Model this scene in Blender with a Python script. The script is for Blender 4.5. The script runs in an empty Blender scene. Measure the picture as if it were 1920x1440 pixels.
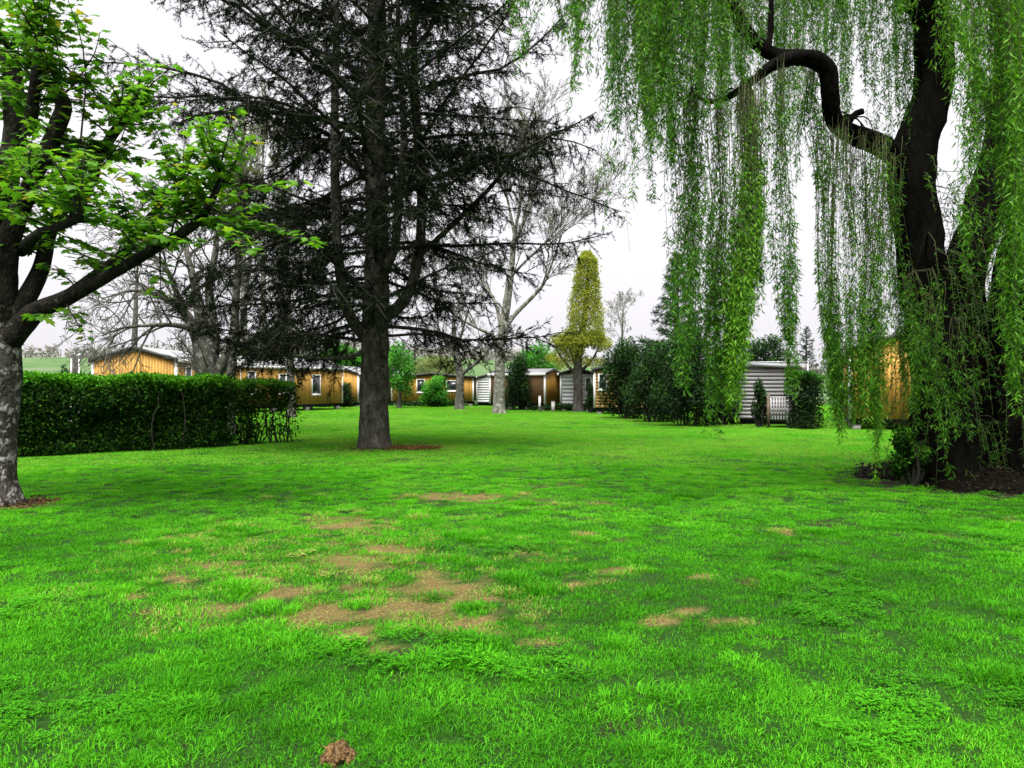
import bpy, math
import numpy as np
from mathutils import Vector, Matrix

# ------------------------------------------------------------------ camera, sky, sun, exposure
SC = bpy.context.scene
COL = SC.collection
F, CX, HZ, EYE = 1400.0, 960.0, 724.0, 1.6      # focal length in photo pixels, photo centre, horizon row, eye height
cam_d = bpy.data.cameras.new('camera'); cam = bpy.data.objects.new('camera', cam_d); COL.objects.link(cam)
cam_d.sensor_width = 36.0; cam_d.lens = 36.0 * F / 1920.0
cam_d.clip_start = 0.05; cam_d.clip_end = 5000.0
cam.location = (0, 0, EYE)
cam.rotation_euler = (math.radians(90) + math.atan((HZ - 720) / F), 0, 0)
SC.camera = cam

SUN_EL, SUN_ROT = math.radians(68), math.radians(200)
w = bpy.data.worlds.new('World'); SC.world = w; w.use_nodes = True
nt = w.node_tree; nt.nodes.clear()
sky = nt.nodes.new('ShaderNodeTexSky'); sky.sky_type = 'NISHITA'; sky.sun_disc = False
sky.sun_elevation = SUN_EL; sky.sun_rotation = SUN_ROT; sky.dust_density = 8.0; sky.air_density = 1.0; sky.ozone_density = 1.0
bw = nt.nodes.new('ShaderNodeHueSaturation'); bw.inputs['Saturation'].default_value = 0.06     # overcast: almost no blue left
cl = nt.nodes.new('ShaderNodeMix'); cl.data_type = 'RGBA'; cl.inputs[0].default_value = 0.8     # even cloud layer
cl.inputs[7].default_value = (3.2, 3.12, 3.3, 1)
bg = nt.nodes.new('ShaderNodeBackground'); bg.inputs['Strength'].default_value = 0.052
wo = nt.nodes.new('ShaderNodeOutputWorld')
nt.links.new(sky.outputs[0], bw.inputs['Color']); nt.links.new(bw.outputs[0], cl.inputs[6])
nt.links.new(cl.outputs[2], bg.inputs['Color']); nt.links.new(bg.outputs[0], wo.inputs['Surface'])

sun_d = bpy.data.lights.new('sun', 'SUN'); sun = bpy.data.objects.new('sun', sun_d); COL.objects.link(sun)
sun_d.energy = 1.5; sun_d.angle = math.radians(50); sun_d.color = (1.0, 0.97, 0.92)
sdir = Vector((math.sin(SUN_ROT) * math.cos(SUN_EL), math.cos(SUN_ROT) * math.cos(SUN_EL), math.sin(SUN_EL)))
sun.rotation_euler = sdir.to_track_quat('Z', 'Y').to_euler()
sun.location = (0, 0, 40)

vs = SC.view_settings
vs.view_transform = 'Standard'; vs.look = 'None'; vs.gamma = 1.0; vs.use_curve_mapping = False
vs.exposure = 2.72
SC.render.engine = 'CYCLES'
cy = SC.cycles
cy.max_bounces = 4; cy.diffuse_bounces = 2; cy.glossy_bounces = 2; cy.transmission_bounces = 4; cy.transparent_max_bounces = 4
cy.use_denoising = True; cy.use_adaptive_sampling = True; cy.adaptive_threshold = 0.015
try:
    cy.denoiser = 'OPENIMAGEDENOISE'; cy.denoising_input_passes = 'RGB_ALBEDO_NORMAL'; cy.denoising_prefilter = 'ACCURATE'
except Exception:
    pass

# ------------------------------------------------------------------ helpers
def P(px, py, D):
    return np.array([(px - CX) / F * D, D, EYE + (HZ - py) / F * D])
def G(px, D):
    return ((px - CX) / F * D, D)
def PL(pts, D=None, dd=None):
    """photo points -> 3D polyline; each point (px,py) or (px,py,depth)"""
    out = []
    for i, p in enumerate(pts):
        d = p[2] if len(p) > 2 else D
        out.append(P(p[0], p[1], d))
    return np.array(out)

def hash2(ix, iy, s):
    h = (ix.astype(np.int64) * 374761393 + iy.astype(np.int64) * 668265263 + s * 2147483647) & 0xFFFFFFFF
    h = ((h ^ (h >> 13)) * 1274126177) & 0xFFFFFFFF
    h = ((h ^ (h >> 16)) * 2246822519) & 0xFFFFFFFF
    return ((h ^ (h >> 15)) & 0xFFFFFF) / float(0xFFFFFF)
def vnoise(x, y, s=0):
    x = np.asarray(x, float); y = np.asarray(y, float)
    ix = np.floor(x); iy = np.floor(y); fx = x - ix; fy = y - iy
    fx = fx * fx * (3 - 2 * fx); fy = fy * fy * (3 - 2 * fy)
    a = hash2(ix, iy, s); b = hash2(ix + 1, iy, s); c = hash2(ix, iy + 1, s); d = hash2(ix + 1, iy + 1, s)
    return (a * (1 - fx) + b * fx) * (1 - fy) + (c * (1 - fx) + d * fx) * fy
def fbm(x, y, s=0, o=4):
    r = 0; a = 0.5; n = 0
    for i in range(o):
        r = r + a * vnoise(x, y, s + i * 17); n += a; a *= 0.5; x = x * 2.03 + 5.1; y = y * 2.03 + 3.7
    return r / n
def sstep(a, b, x):
    t = np.clip((x - a) / (b - a), 0, 1); return t * t * (3 - 2 * t)
def nrm(v):
    v = np.asarray(v, float)
    return v / np.maximum(np.linalg.norm(v, axis=-1, keepdims=True), 1e-9)

def link(o, parent=None):
    COL.objects.link(o)
    if parent is not None: o.parent = parent
    return o
def tag(o, label=None, cat=None, group=None, kind=None):
    if label: o['label'] = label
    if cat: o['category'] = cat
    if group: o['group'] = group
    if kind: o['kind'] = kind
    return o
def thing(name, label, cat, loc=(0, 0, 0), rz=0.0, group=None):
    o = bpy.data.objects.new(name, None); o.empty_display_size = 0.3
    COL.objects.link(o); o.location = loc; o.rotation_euler = (0, 0, rz)
    return tag(o, label, cat, group)

def mesh_data(name, V, quads=None, tris=None, mat=None, smooth=False, attrs=None):
    me = bpy.data.meshes.new(name)
    V = np.asarray(V, np.float32).reshape(-1, 3)
    q = np.zeros((0, 4), np.int32) if quads is None or len(quads) == 0 else np.asarray(quads, np.int32).reshape(-1, 4)
    t = np.zeros((0, 3), np.int32) if tris is None or len(tris) == 0 else np.asarray(tris, np.int32).reshape(-1, 3)
    me.vertices.add(len(V)); me.vertices.foreach_set('co', V.ravel())
    me.loops.add(q.size + t.size); me.loops.foreach_set('vertex_index', np.concatenate([q.ravel(), t.ravel()]).astype(np.int32))
    me.polygons.add(len(q) + len(t))
    starts = np.concatenate([np.arange(len(q)) * 4, q.size + np.arange(len(t)) * 3]).astype(np.int32)
    me.polygons.foreach_set('loop_start', starts)
    if smooth: me.polygons.foreach_set('use_smooth', np.ones(len(q) + len(t), bool))
    if attrs:
        for k, a in attrs.items():
            at = me.attributes.new(k, 'FLOAT', 'POINT'); at.data.foreach_set('value', np.asarray(a, np.float32))
    me.update(calc_edges=True); me.validate()
    if mat: me.materials.append(mat)
    return me
def mesh_obj(name, V, quads=None, tris=None, mat=None, parent=None, smooth=False, attrs=None, origin=None):
    V = np.asarray(V, float).reshape(-1, 3)
    if origin is not None and parent is None: V = V - np.asarray(origin)
    o = bpy.data.objects.new(name, mesh_data(name, V, quads, tris, mat, smooth, attrs))
    link(o, parent)
    if origin is not None and parent is None: o.location = tuple(origin)
    return o

class Tubes:
    def __init__(s): s.V = []; s.Q = []; s.T = []; s.n = 0; s.A = []
    def add(s, pts, rad, sides=5, tint=0.5, rough=0.0, seed=0, cap=False, ridges=0):
        pts = np.asarray(pts, float); rad = np.asarray(rad, float); n = len(pts)
        t = np.gradient(pts, axis=0); t = nrm(t)
        ref = np.array([0, 0, 1.0]) if abs(t[0, 2]) < 0.8 else np.array([1.0, 0, 0])
        u = np.empty_like(t); prev = nrm(np.cross(t[0], ref))
        for i in range(n):
            prev = prev - t[i] * np.dot(prev, t[i]); prev = prev / max(np.linalg.norm(prev), 1e-9); u[i] = prev
        v = np.cross(t, u)
        a = np.linspace(0, 2 * np.pi, sides, endpoint=False)
        R = rad[:, None] * np.ones((1, sides))
        if rough:
            L = np.concatenate([[0], np.cumsum(np.linalg.norm(np.diff(pts, axis=0), axis=1))])
            aa = a / (2 * np.pi) * 8
            R = R * (1 + rough * (fbm(np.tile(aa, (n, 1)) + 50, np.tile(L[:, None] * 2.5, (1, sides)), seed, 3) - 0.5) * 2)
            if ridges:
                R = R * (1 + 0.045 * np.sin(a * ridges + 2.2 * vnoise(L * 1.3, L * 0 + 3, seed)[:, None] * 3))
            # noise must wrap: blend the seam
            k = max(2, sides // 8)
            for j in range(k):
                wgt = (j + 1) / (k + 1); R[:, sides - k + j] = R[:, sides - k + j] * (1 - wgt) + R[:, 0] * wgt
        ring = pts[:, None, :] + R[:, :, None] * (np.cos(a)[None, :, None] * u[:, None, :] + np.sin(a)[None, :, None] * v[:, None, :])
        s.V.append(ring.reshape(-1, 3)); s.A.append(np.full(n * sides, tint))
        i = np.arange(n - 1)[:, None] * sides; j = np.arange(sides)[None, :]; j2 = (j + 1) % sides
        q = np.stack([i + j, i + j2, i + sides + j2, i + sides + j], -1).reshape(-1, 4) + s.n
        s.Q.append(q); s.n += n * sides
        if cap:
            c = pts[-1] + t[-1] * rad[-1] * 0.25
            s.V.append(c[None]); s.A.append([tint])
            b = s.n - sides
            s.T.append(np.stack([b + np.arange(sides), b + (np.arange(sides) + 1) % sides, np.full(sides, s.n)], -1)); s.n += 1
    def build(s, name, mat, parent, kind=None, smooth=True, origin=(0, 0, 0)):
        V = np.concatenate(s.V) - np.asarray(origin)
        o = mesh_obj(name, V, np.concatenate(s.Q), np.concatenate(s.T) if s.T else None, mat, parent, smooth, {'tint': np.concatenate(s.A)})
        if kind: o['kind'] = kind
        return o

def spline(pts, n):
    """Catmull-Rom through pts, n samples, even-ish spacing"""
    p = np.asarray(pts, float)
    if len(p) == 2:
        t = np.linspace(0, 1, n)[:, None]; return p[0] * (1 - t) + p[1] * t
    q = np.vstack([2 * p[0] - p[1], p, 2 * p[-1] - p[-2]])
    seg = np.linalg.norm(np.diff(p, axis=0), axis=1); cum = np.concatenate([[0], np.cumsum(seg)])
    s = np.linspace(0, cum[-1], n); k = np.clip(np.searchsorted(cum, s, 'right') - 1, 0, len(p) - 2)
    t = ((s - cum[k]) / np.maximum(seg[k], 1e-9))[:, None]
    a, b, c, d = q[k], q[k + 1], q[k + 2], q[k + 3]
    return 0.5 * (2 * b + (c - a) * t + (2 * a - 5 * b + 4 * c - d) * t * t + (3 * b - a - 3 * c + d) * t ** 3)

def scatter(tv, tf, pos, xdir, up, scale, tint):
    """copies of a template (x forward, z normal) -> V, tris, attr"""
    tv = np.asarray(tv, float); tf = np.asarray(tf, int); N = len(pos)
    x = nrm(xdir); z = up - x * np.sum(up * x, -1, keepdims=True); z = nrm(z); y = np.cross(z, x)
    sc = np.asarray(scale, float)
    if sc.ndim == 1: sc = np.repeat(sc[:, None], 3, 1)
    M = np.stack([x * sc[:, :1], y * sc[:, 1:2], z * sc[:, 2:3]], 1)           # N,3(axis),3
    V = np.einsum('va,nab->nvb', tv, M) + np.asarray(pos)[:, None, :]
    f = (tf[None] + (np.arange(N) * len(tv))[:, None, None]).reshape(-1, tf.shape[1])
    return V.reshape(-1, 3), f, np.repeat(np.asarray(tint, float), len(tv))
class Leaves:
    def __init__(s): s.V = []; s.T = []; s.A = []; s.n = 0
    def add(s, tv, tf, pos, xdir, up, scale, tint):
        if len(pos) == 0: return
        V, f, a = scatter(tv, tf, pos, xdir, up, scale, tint)
        s.V.append(V); s.T.append(f + s.n); s.A.append(a); s.n += len(V)
    def build(s, name, mat, parent, kind='stuff', origin=(0, 0, 0)):
        o = mesh_obj(name, np.concatenate(s.V) - np.asarray(origin), None, np.concatenate(s.T), mat, parent, False, {'tint': np.concatenate(s.A)})
        if kind: o['kind'] = kind
        return o

# leaf templates: x = along the leaf, unit length
LEAF2 = (np.array([[0, 0, 0], [.45, .27, .05], [1, 0, -.06], [.45, -.27, .05]]), np.array([[0, 2, 1], [0, 3, 2]]))
NARROW = (np.array([[0, 0, 0], [.4, .095, .02], [1, 0, -.05], [.4, -.095, .02]]), np.array([[0, 2, 1], [0, 3, 2]]))
def maple_template():
    pts = [(0, 0), (-.08, .22), (.1, .2), (.05, .5), (.3, .33), (.42, .42), (.62, .46), (.6, .2), (.8, .16), (1.05, 0)]
    pts = [(x, y) for x, y in pts] + [(x, -y) for x, y in reversed(pts[1:-1])]
    V = [(.28, 0, .03)] + [(x, y, -0.10 * abs(y) - 0.06 * max(0, x - .3)) for x, y in pts]
    n = len(pts)
    T = [(0, 1 + i, 1 + (i + 1) % n) for i in range(n)]
    return np.array(V, float), np.array(T)
MAPLE = maple_template()

# ------------------------------------------------------------------ materials
def new_mat(name):
    m = bpy.data.materials.new(name); m.use_nodes = True; m.node_tree.nodes.clear()
    return m, m.node_tree.nodes, m.node_tree.links
def ramp(N, stops, interp='LINEAR'):
    r = N.new('ShaderNodeValToRGB'); r.color_ramp.interpolation = interp
    e = r.color_ramp.elements
    while len(e) < len(stops): e.new(0.5)
    for k, (p, c) in enumerate(stops): e[k].position = p; e[k].color = (*c, 1)
    return r
def foliage_mat(name, stops, trans=0.35, rough=0.55, spec=0.25, tcol=(1.15, 1.2, 0.6), inst=False):
    m, N, L = new_mat(name)
    at = N.new('ShaderNodeAttribute'); at.attribute_name = 'tint'
    if inst: at.attribute_type = 'INSTANCER'
    fac = at.outputs['Fac']
    if inst:       # every blade has its own shade too
        ab = N.new('ShaderNodeAttribute'); ab.attribute_name = 'blade'
        ma = N.new('ShaderNodeMath'); ma.operation = 'MULTIPLY_ADD'; L.new(ab.outputs['Fac'], ma.inputs[0]); ma.inputs[1].default_value = 0.42; L.new(fac, ma.inputs[2])
        mb = N.new('ShaderNodeMath'); mb.operation = 'SUBTRACT'; L.new(ma.outputs[0], mb.inputs[0]); mb.inputs[1].default_value = 0.21; mb.use_clamp = True; fac = mb.outputs[0]
    r = ramp(N, stops); L.new(fac, r.inputs[0])
    p = N.new('ShaderNodeBsdfPrincipled'); p.inputs['Roughness'].default_value = rough; p.inputs['Specular IOR Level'].default_value = spec
    L.new(r.outputs[0], p.inputs['Base Color'])
    mul = N.new('ShaderNodeMix'); mul.data_type = 'RGBA'; mul.blend_type = 'MULTIPLY'; mul.inputs[0].default_value = 1
    mul.inputs[7].default_value = (*tcol, 1); L.new(r.outputs[0], mul.inputs[6])
    t = N.new('ShaderNodeBsdfTranslucent'); L.new(mul.outputs[2], t.inputs['Color'])
    mx = N.new('ShaderNodeMixShader'); mx.inputs[0].default_value = trans
    L.new(p.outputs[0], mx.inputs[1]); L.new(t.outputs[0], mx.inputs[2])
    o = N.new('ShaderNodeOutputMaterial'); L.new(mx.outputs[0], o.inputs['Surface'])
    return m
def bark_mat(name, stops, scale=6.0, stretch=0.35, bump=0.6, lichen=None, lichen_amt=0.55, lscale=9.0, spec=0.15):
    m, N, L = new_mat(name)
    tc = N.new('ShaderNodeTexCoord'); mp = N.new('ShaderNodeMapping'); mp.inputs['Scale'].default_value = (1, 1, stretch)
    L.new(tc.outputs['Object'], mp.inputs[0])
    n1 = N.new('ShaderNodeTexNoise'); n1.inputs['Scale'].default_value = scale; n1.inputs['Detail'].default_value = 7; n1.inputs['Roughness'].default_value = 0.65
    v1 = N.new('ShaderNodeTexVoronoi'); v1.inputs['Scale'].default_value = scale * 2.2; v1.feature = 'DISTANCE_TO_EDGE'
    L.new(mp.outputs[0], n1.inputs['Vector']); L.new(mp.outputs[0], v1.inputs['Vector'])
    r = ramp(N, stops); L.new(n1.outputs[0], r.inputs[0])
    col = r.outputs[0]
    if lichen:
        n2 = N.new('ShaderNodeTexNoise'); n2.inputs['Scale'].default_value = lscale; n2.inputs['Detail'].default_value = 5; n2.inputs['Roughness'].default_value = 0.7
        L.new(tc.outputs['Object'], n2.inputs['Vector'])
        r2 = ramp(N, [(lichen_amt - 0.04, (0, 0, 0)), (lichen_amt + 0.04, (1, 1, 1))]); L.new(n2.outputs[0], r2.inputs[0])
        mx = N.new('ShaderNodeMix'); mx.data_type = 'RGBA'; mx.inputs[7].default_value = (*lichen, 1)
        L.new(r2.outputs[0], mx.inputs[0]); L.new(col, mx.inputs[6]); col = mx.outputs[2]
    p = N.new('ShaderNodeBsdfPrincipled'); p.inputs['Roughness'].default_value = 0.92; p.inputs['Specular IOR Level'].default_value = spec
    L.new(col, p.inputs['Base Color'])
    ml = N.new('ShaderNodeMath'); ml.operation = 'MULTIPLY_ADD'; L.new(v1.outputs['Distance'], ml.inputs[0]); ml.inputs[1].default_value = 1.2; L.new(n1.outputs[0], ml.inputs[2])
    b = N.new('ShaderNodeBump'); b.inputs['Strength'].default_value = bump; b.inputs['Distance'].default_value = 0.04
    L.new(ml.outputs[0], b.inputs['Height']); L.new(b.outputs[0], p.inputs['Normal'])
    o = N.new('ShaderNodeOutputMaterial'); L.new(p.outputs[0], o.inputs['Surface'])
    return m
def plain_mat(name, col, rough=0.6, var=0.12, scale=5.0, metal=0.0, spec=0.3, bump=0.0, stretch=(1, 1, 1), rand=0.0):
    m, N, L = new_mat(name)
    tc = N.new('ShaderNodeTexCoord'); mp = N.new('ShaderNodeMapping'); mp.inputs['Scale'].default_value = stretch
    L.new(tc.outputs['Object'], mp.inputs[0])
    n1 = N.new('ShaderNodeTexNoise'); n1.inputs['Scale'].default_value = scale; n1.inputs['Detail'].default_value = 6; n1.inputs['Roughness'].default_value = 0.6
    c = np.array(col)
    r = ramp(N, [(0.3, tuple(c * (1 - var))), (0.7, tuple(np.minimum(c * (1 + var), 1)))])
    if rand:
        oi = N.new('ShaderNodeObjectInfo'); ad = N.new('ShaderNodeVectorMath'); ad.operation = 'SCALE'; ad.inputs[3].default_value = 37.0
        cb = N.new('ShaderNodeCombineXYZ'); L.new(oi.outputs['Random'], cb.inputs[0]); L.new(oi.outputs['Random'], cb.inputs[2]); L.new(cb.outputs[0], ad.inputs[0])
        a2 = N.new('ShaderNodeVectorMath'); a2.operation = 'ADD'; L.new(mp.outputs[0], a2.inputs[0]); L.new(ad.outputs[0], a2.inputs[1])
        L.new(a2.outputs[0], n1.inputs['Vector'])
        hs = N.new('ShaderNodeHueSaturation'); mr = N.new('ShaderNodeMapRange'); mr.inputs[3].default_value = 1 - rand; mr.inputs[4].default_value = 1 + rand
        L.new(oi.outputs['Random'], mr.inputs[0]); L.new(mr.outputs[0], hs.inputs['Value']); L.new(r.outputs[0], hs.inputs['Color']); colo = hs.outputs[0]
    else:
        L.new(mp.outputs[0], n1.inputs['Vector']); colo = r.outputs[0]
    L.new(n1.outputs[0], r.inputs[0])
    p = N.new('ShaderNodeBsdfPrincipled'); p.inputs['Roughness'].default_value = rough; p.inputs['Metallic'].default_value = metal
    p.inputs['Specular IOR Level'].default_value = spec
    L.new(colo, p.inputs['Base Color'])
    if bump:
        b = N.new('ShaderNodeBump'); b.inputs['Strength'].default_value = bump; b.inputs['Distance'].default_value = 0.02
        L.new(n1.outputs[0], b.inputs['Height']); L.new(b.outputs[0], p.inputs['Normal'])
    o = N.new('ShaderNodeOutputMaterial'); L.new(p.outputs[0], o.inputs['Surface'])
    return m

M = {}
M['bark_cedar'] = bark_mat('cedar bark', [(0.3, (.015, .014, .011)), (0.5, (.05, .047, .038)), (0.72, (.12, .115, .095))], 7, 0.45, 1.0)
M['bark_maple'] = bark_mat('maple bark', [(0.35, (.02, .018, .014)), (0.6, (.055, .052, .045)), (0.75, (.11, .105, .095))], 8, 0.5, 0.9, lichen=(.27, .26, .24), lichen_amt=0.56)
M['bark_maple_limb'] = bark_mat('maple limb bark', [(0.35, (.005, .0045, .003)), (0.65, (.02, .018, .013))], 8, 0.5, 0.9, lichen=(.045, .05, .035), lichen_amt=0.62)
M['bark_willow'] = bark_mat('willow bark', [(0.3, (.002, .0019, .0015)), (0.6, (.006, .0056, .0045)), (0.8, (.013, .012, .0095))], 5, 0.25, 1.0, spec=0.02)
M['bark_grey'] = bark_mat('grey bark', [(0.3, (.035, .035, .028)), (0.6, (.085, .085, .068)), (0.8, (.15, .15, .125))], 6, 0.5, 0.7, lichen=(.21, .21, .185), lichen_amt=0.58, lscale=5)
M['bark_plane'] = bark_mat('plane bark', [(0.3, (.05, .055, .04)), (0.55, (.14, .14, .11)), (0.75, (.25, .25, .21))], 5, 0.6, 0.5, lichen=(.30, .30, .27), lichen_amt=0.57, lscale=4)
M['twig_grey'] = plain_mat('grey twig', (.10, .098, .085), 0.9, 0.3)
M['twig_dark'] = plain_mat('dark twig', (.022, .02, .015), 0.9, 0.3)
M['twig_willow'] = plain_mat('olive willow twig', (.045, .055, .015), 0.8, 0.3)
M['twig_pale'] = plain_mat('pale twig', (.26, .255, .235), 0.9, 0.2)
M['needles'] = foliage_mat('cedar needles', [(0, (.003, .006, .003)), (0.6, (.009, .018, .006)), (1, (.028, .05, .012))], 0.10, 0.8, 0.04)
M['needles_far'] = foliage_mat('conifer needles', [(0, (.008, .022, .008)), (0.6, (.02, .055, .016)), (1, (.04, .12, .02))], 0.12, 0.7, 0.15)
M['maple_leaf'] = foliage_mat('maple leaf', [(0, (.03, .10, .008)), (0.5, (.085, .24, .014)), (0.85, (.19, .34, .022)), (1, (.28, .26, .03))], 0.5, 0.5, 0.3)
M['willow_leaf'] = foliage_mat('willow leaf', [(0, (.02, .085, .005)), (0.5, (.06, .20, .009)), (1, (.15, .36, .018))], 0.45, 0.55, 0.25)
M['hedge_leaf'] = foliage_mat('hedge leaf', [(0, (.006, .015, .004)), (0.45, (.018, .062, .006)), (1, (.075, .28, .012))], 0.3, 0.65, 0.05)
M['bush_leaf'] = foliage_mat('dark shrub leaf', [(0, (.005, .011, .004)), (0.6, (.013, .042, .008)), (1, (.04, .15, .012))], 0.2, 0.6, 0.1)
M['fresh_leaf'] = foliage_mat('fresh green leaf', [(0, (.02, .09, .01)), (0.5, (.05, .24, .015)), (1, (.10, .38, .03))], 0.45, 0.6, 0.2)
M['yellow_leaf'] = foliage_mat('yellow green leaf', [(0, (.16, .21, .018)), (0.5, (.32, .37, .045)), (1, (.48, .47, .09))], 0.45, 0.6, 0.2)
M['haze_leaf'] = foliage_mat('budding leaf', [(0, (.10, .14, .05)), (1, (.20, .24, .08))], 0.4, 0.7, 0.1)
M['litter'] = foliage_mat('needle litter', [(0, (.02, .013, .009)), (0.5, (.10, .05, .018)), (1, (.22, .12, .04))], 0.1, 0.9, 0.1)
M['mould'] = foliage_mat('leaf mould', [(0, (.004, .004, .003)), (0.6, (.014, .012, .009)), (1, (.04, .035, .025))], 0.05, 0.9, 0.1)
M['larch'] = plain_mat('orange stained larch board', (.40, .22, .042), 0.6, 0.22, 3.0, stretch=(6, 6, .5), bump=0.15, rand=0.16)
M['ochre'] = plain_mat('ochre board', (.33, .20, .065), 0.6, 0.15, 3.0, stretch=(6, 6, .5), bump=0.1, rand=0.1)
M['white_board'] = plain_mat('white board', (.62, .62, .64), 0.5, 0.06, 3.0, bump=0.05, rand=0.05)
M['grey_board'] = plain_mat('pale grey board', (.27, .265, .275), 0.5, 0.1, 3.0, bump=0.05, rand=0.08)
M['white_trim'] = plain_mat('white trim', (.72, .71, .69), 0.45, 0.05)
M['backing'] = plain_mat('wall backing', (.10, .055, .02), 0.8, 0.2)
M['roof'] = plain_mat('grey roof sheet', (.22, .225, .235), 0.55, 0.1, 2.0)
M['roof_dark'] = plain_mat('dark roof edge', (.035, .035, .032), 0.6, 0.15)
M['chassis'] = plain_mat('dark skirt', (.012, .011, .01), 0.9, 0.3)
M['concrete'] = plain_mat('concrete', (.38, .36, .33), 0.9, 0.15, bump=0.2)
M['weathered'] = plain_mat('weathered wood', (.10, .075, .05), 0.85, 0.25, bump=0.2, rand=0.15)
M['grey_metal'] = plain_mat('grey metal', (.25, .26, .28), 0.5, 0.1, metal=0.3)
M['fabric'] = plain_mat('dark grey fabric', (.09, .085, .08), 0.95, 0.25, 12, bump=0.2)
M['soil'] = plain_mat('dark soil', (.006, .005, .0035), 0.95, 0.5, 14, bump=0.6, spec=0.02)
M['molehill'] = plain_mat('dry earth', (.13, .075, .03), 0.95, 0.45, 30, bump=0.9)
def glass_mat():
    m, N, L = new_mat('window glass')
    p = N.new('ShaderNodeBsdfPrincipled'); p.inputs['Base Color'].default_value = (.02, .022, .025, 1); p.inputs['Roughness'].default_value = 0.08
    p.inputs['Specular IOR Level'].default_value = 0.6
    n = N.new('ShaderNodeTexNoise'); n.inputs['Scale'].default_value = 1.5; b = N.new('ShaderNodeBump'); b.inputs['Strength'].default_value = 0.05
    L.new(n.outputs[0], b.inputs['Height']); L.new(b.outputs[0], p.inputs['Normal'])
    o = N.new('ShaderNodeOutputMaterial'); L.new(p.outputs[0], o.inputs['Surface']); return m
M['glass'] = glass_mat()

# ------------------------------------------------------------------ ground: one sheet from the camera to the horizon
BARE = [(850, 1105, 85, 28), (760, 1140, 135, 30), (690, 1195, 55, 28), (865, 1168, 65, 22), (600, 1145, 75, 22), (520, 1105, 52, 20),
        (420, 1140, 60, 14), (340, 1085, 26, 13), (655, 1055, 75, 16), (725, 1030, 60, 9), (655, 985, 70, 10), (860, 932, 90, 8),
        (815, 1085, 36, 20), (1080, 1095, 38, 7), (1240, 1160, 26, 11), (1285, 1146, 30, 9), (1365, 1165, 40, 7), (1310, 1080, 20, 7),
        (1430, 1090, 25, 6), (1475, 997, 14, 6), (1150, 1070, 28, 7), (925, 1185, 35, 12), (400, 1060, 45, 8), (480, 1085, 50, 8),
        (700, 1215, 60, 10), (905, 1120, 40, 10), (1000, 1205, 30, 7), (1215, 1235, 22, 6), (1100, 1000, 15, 5), (780, 838, 45, 5), (250, 1125, 25, 8)]
DARK = [(1425, 1195, 28, 8), (1195, 1362, 85, 14), (1045, 1217, 45, 6), (1108, 1328, 18, 7), (1040, 1302, 26, 6), (745, 1266, 18, 10), (1545, 985, 45, 12),
        (1470, 1040, 18, 8), (1100, 1127, 18, 7), (885, 1190, 30, 8), (755, 1222, 45, 8), (870, 1275, 14, 8), (1310, 1180, 25, 6), (1090, 1255, 20, 8), (1390, 1090, 22, 6), (1670, 1145, 14, 5), (335, 1400, 14, 8), (580, 965, 20, 4), (690, 1140, 10, 5)]
TUFT = [(750, 1195, 45, 14), (670, 1132, 26, 8), (530, 1135, 36, 16), (1190, 1320, 90, 34), (840, 1240, 110, 22), (880, 1143, 40, 9), (560, 1215, 120, 20), (815, 1120, 22, 8), (890, 1200, 70, 12),
        (440, 1105, 40, 14), (740, 1075, 25, 10), (1010, 1100, 60, 25), (1460, 1100, 60, 15)]
def blob(x, y, L, grow=1.0, seed=3, amp=0.55, soft=0.35):
    y = np.maximum(y, 0.4); px = CX + F * x / y; py = HZ + F * EYE / y
    wob = 0.06 + (fbm(x * 3.2, y * 3.2, seed, 4) - 0.5) * 2 * amp + (fbm(x * 11, y * 11, seed + 9, 2) - 0.5) * 2 * amp * 0.7
    out = np.zeros_like(x)
    for cx, cy_, rx, ry in L:
        d = np.sqrt(((px - cx) / (rx * grow)) ** 2 + ((py - cy_) / (ry * grow)) ** 2)
        out = np.maximum(out, 1 - sstep(1 - soft, 1 + soft, d + wob))
    return out
CEDAR = (-3.54, 19.3); MAPLE_XY = (-6.95, 10.2); WILLOW = (7.65, 12.6)
def near_spot(x, y, c, r):
    return 1 - sstep(r * 0.7, r * 1.3, np.hypot(x - c[0], y - c[1]) + (fbm(x * 3, y * 3, 77, 3) - 0.5) * r)
def bare_mask(x, y):
    b = blob(x, y, BARE, 1.12, 3, .6, .75)
    area = blob(x, y, [(660, 1100, 420, 110)], 1.0, 21, 0.35, 0.5) * sstep(0.56, 0.66, fbm(x * 5, y * 5, 31, 3)) * 0.55
    far = sstep(0.66, 0.74, fbm(x * 0.9, y * 0.9, 41, 4)) * 0.25 * sstep(5, 9, y)
    m = np.maximum(np.maximum(b, area), far)
    m = np.maximum(m, near_spot(x, y, (MAPLE_XY[0] + .15, MAPLE_XY[1] - .1), 0.5))
    m = np.maximum(m, near_spot(x, y, CEDAR, 0.55))
    fine = fbm(x * 9, y * 9, 47, 3)
    m = np.clip(m * 1.25 - sstep(.42, .68, fine) * .75 * (1 - .5 * m), 0, 1)
    return np.clip(m - blob(x, y, TUFT, 1.0, 13, 0.4), 0, 1)
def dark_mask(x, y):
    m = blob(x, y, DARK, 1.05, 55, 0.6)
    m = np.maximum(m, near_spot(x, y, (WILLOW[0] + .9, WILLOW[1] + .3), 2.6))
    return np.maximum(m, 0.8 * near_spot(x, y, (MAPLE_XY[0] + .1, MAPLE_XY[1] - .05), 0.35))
def clover_mask(x, y):
    return sstep(0.60, 0.68, fbm(x * 1.1 + 9, y * 1.1, 63, 3))
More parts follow.
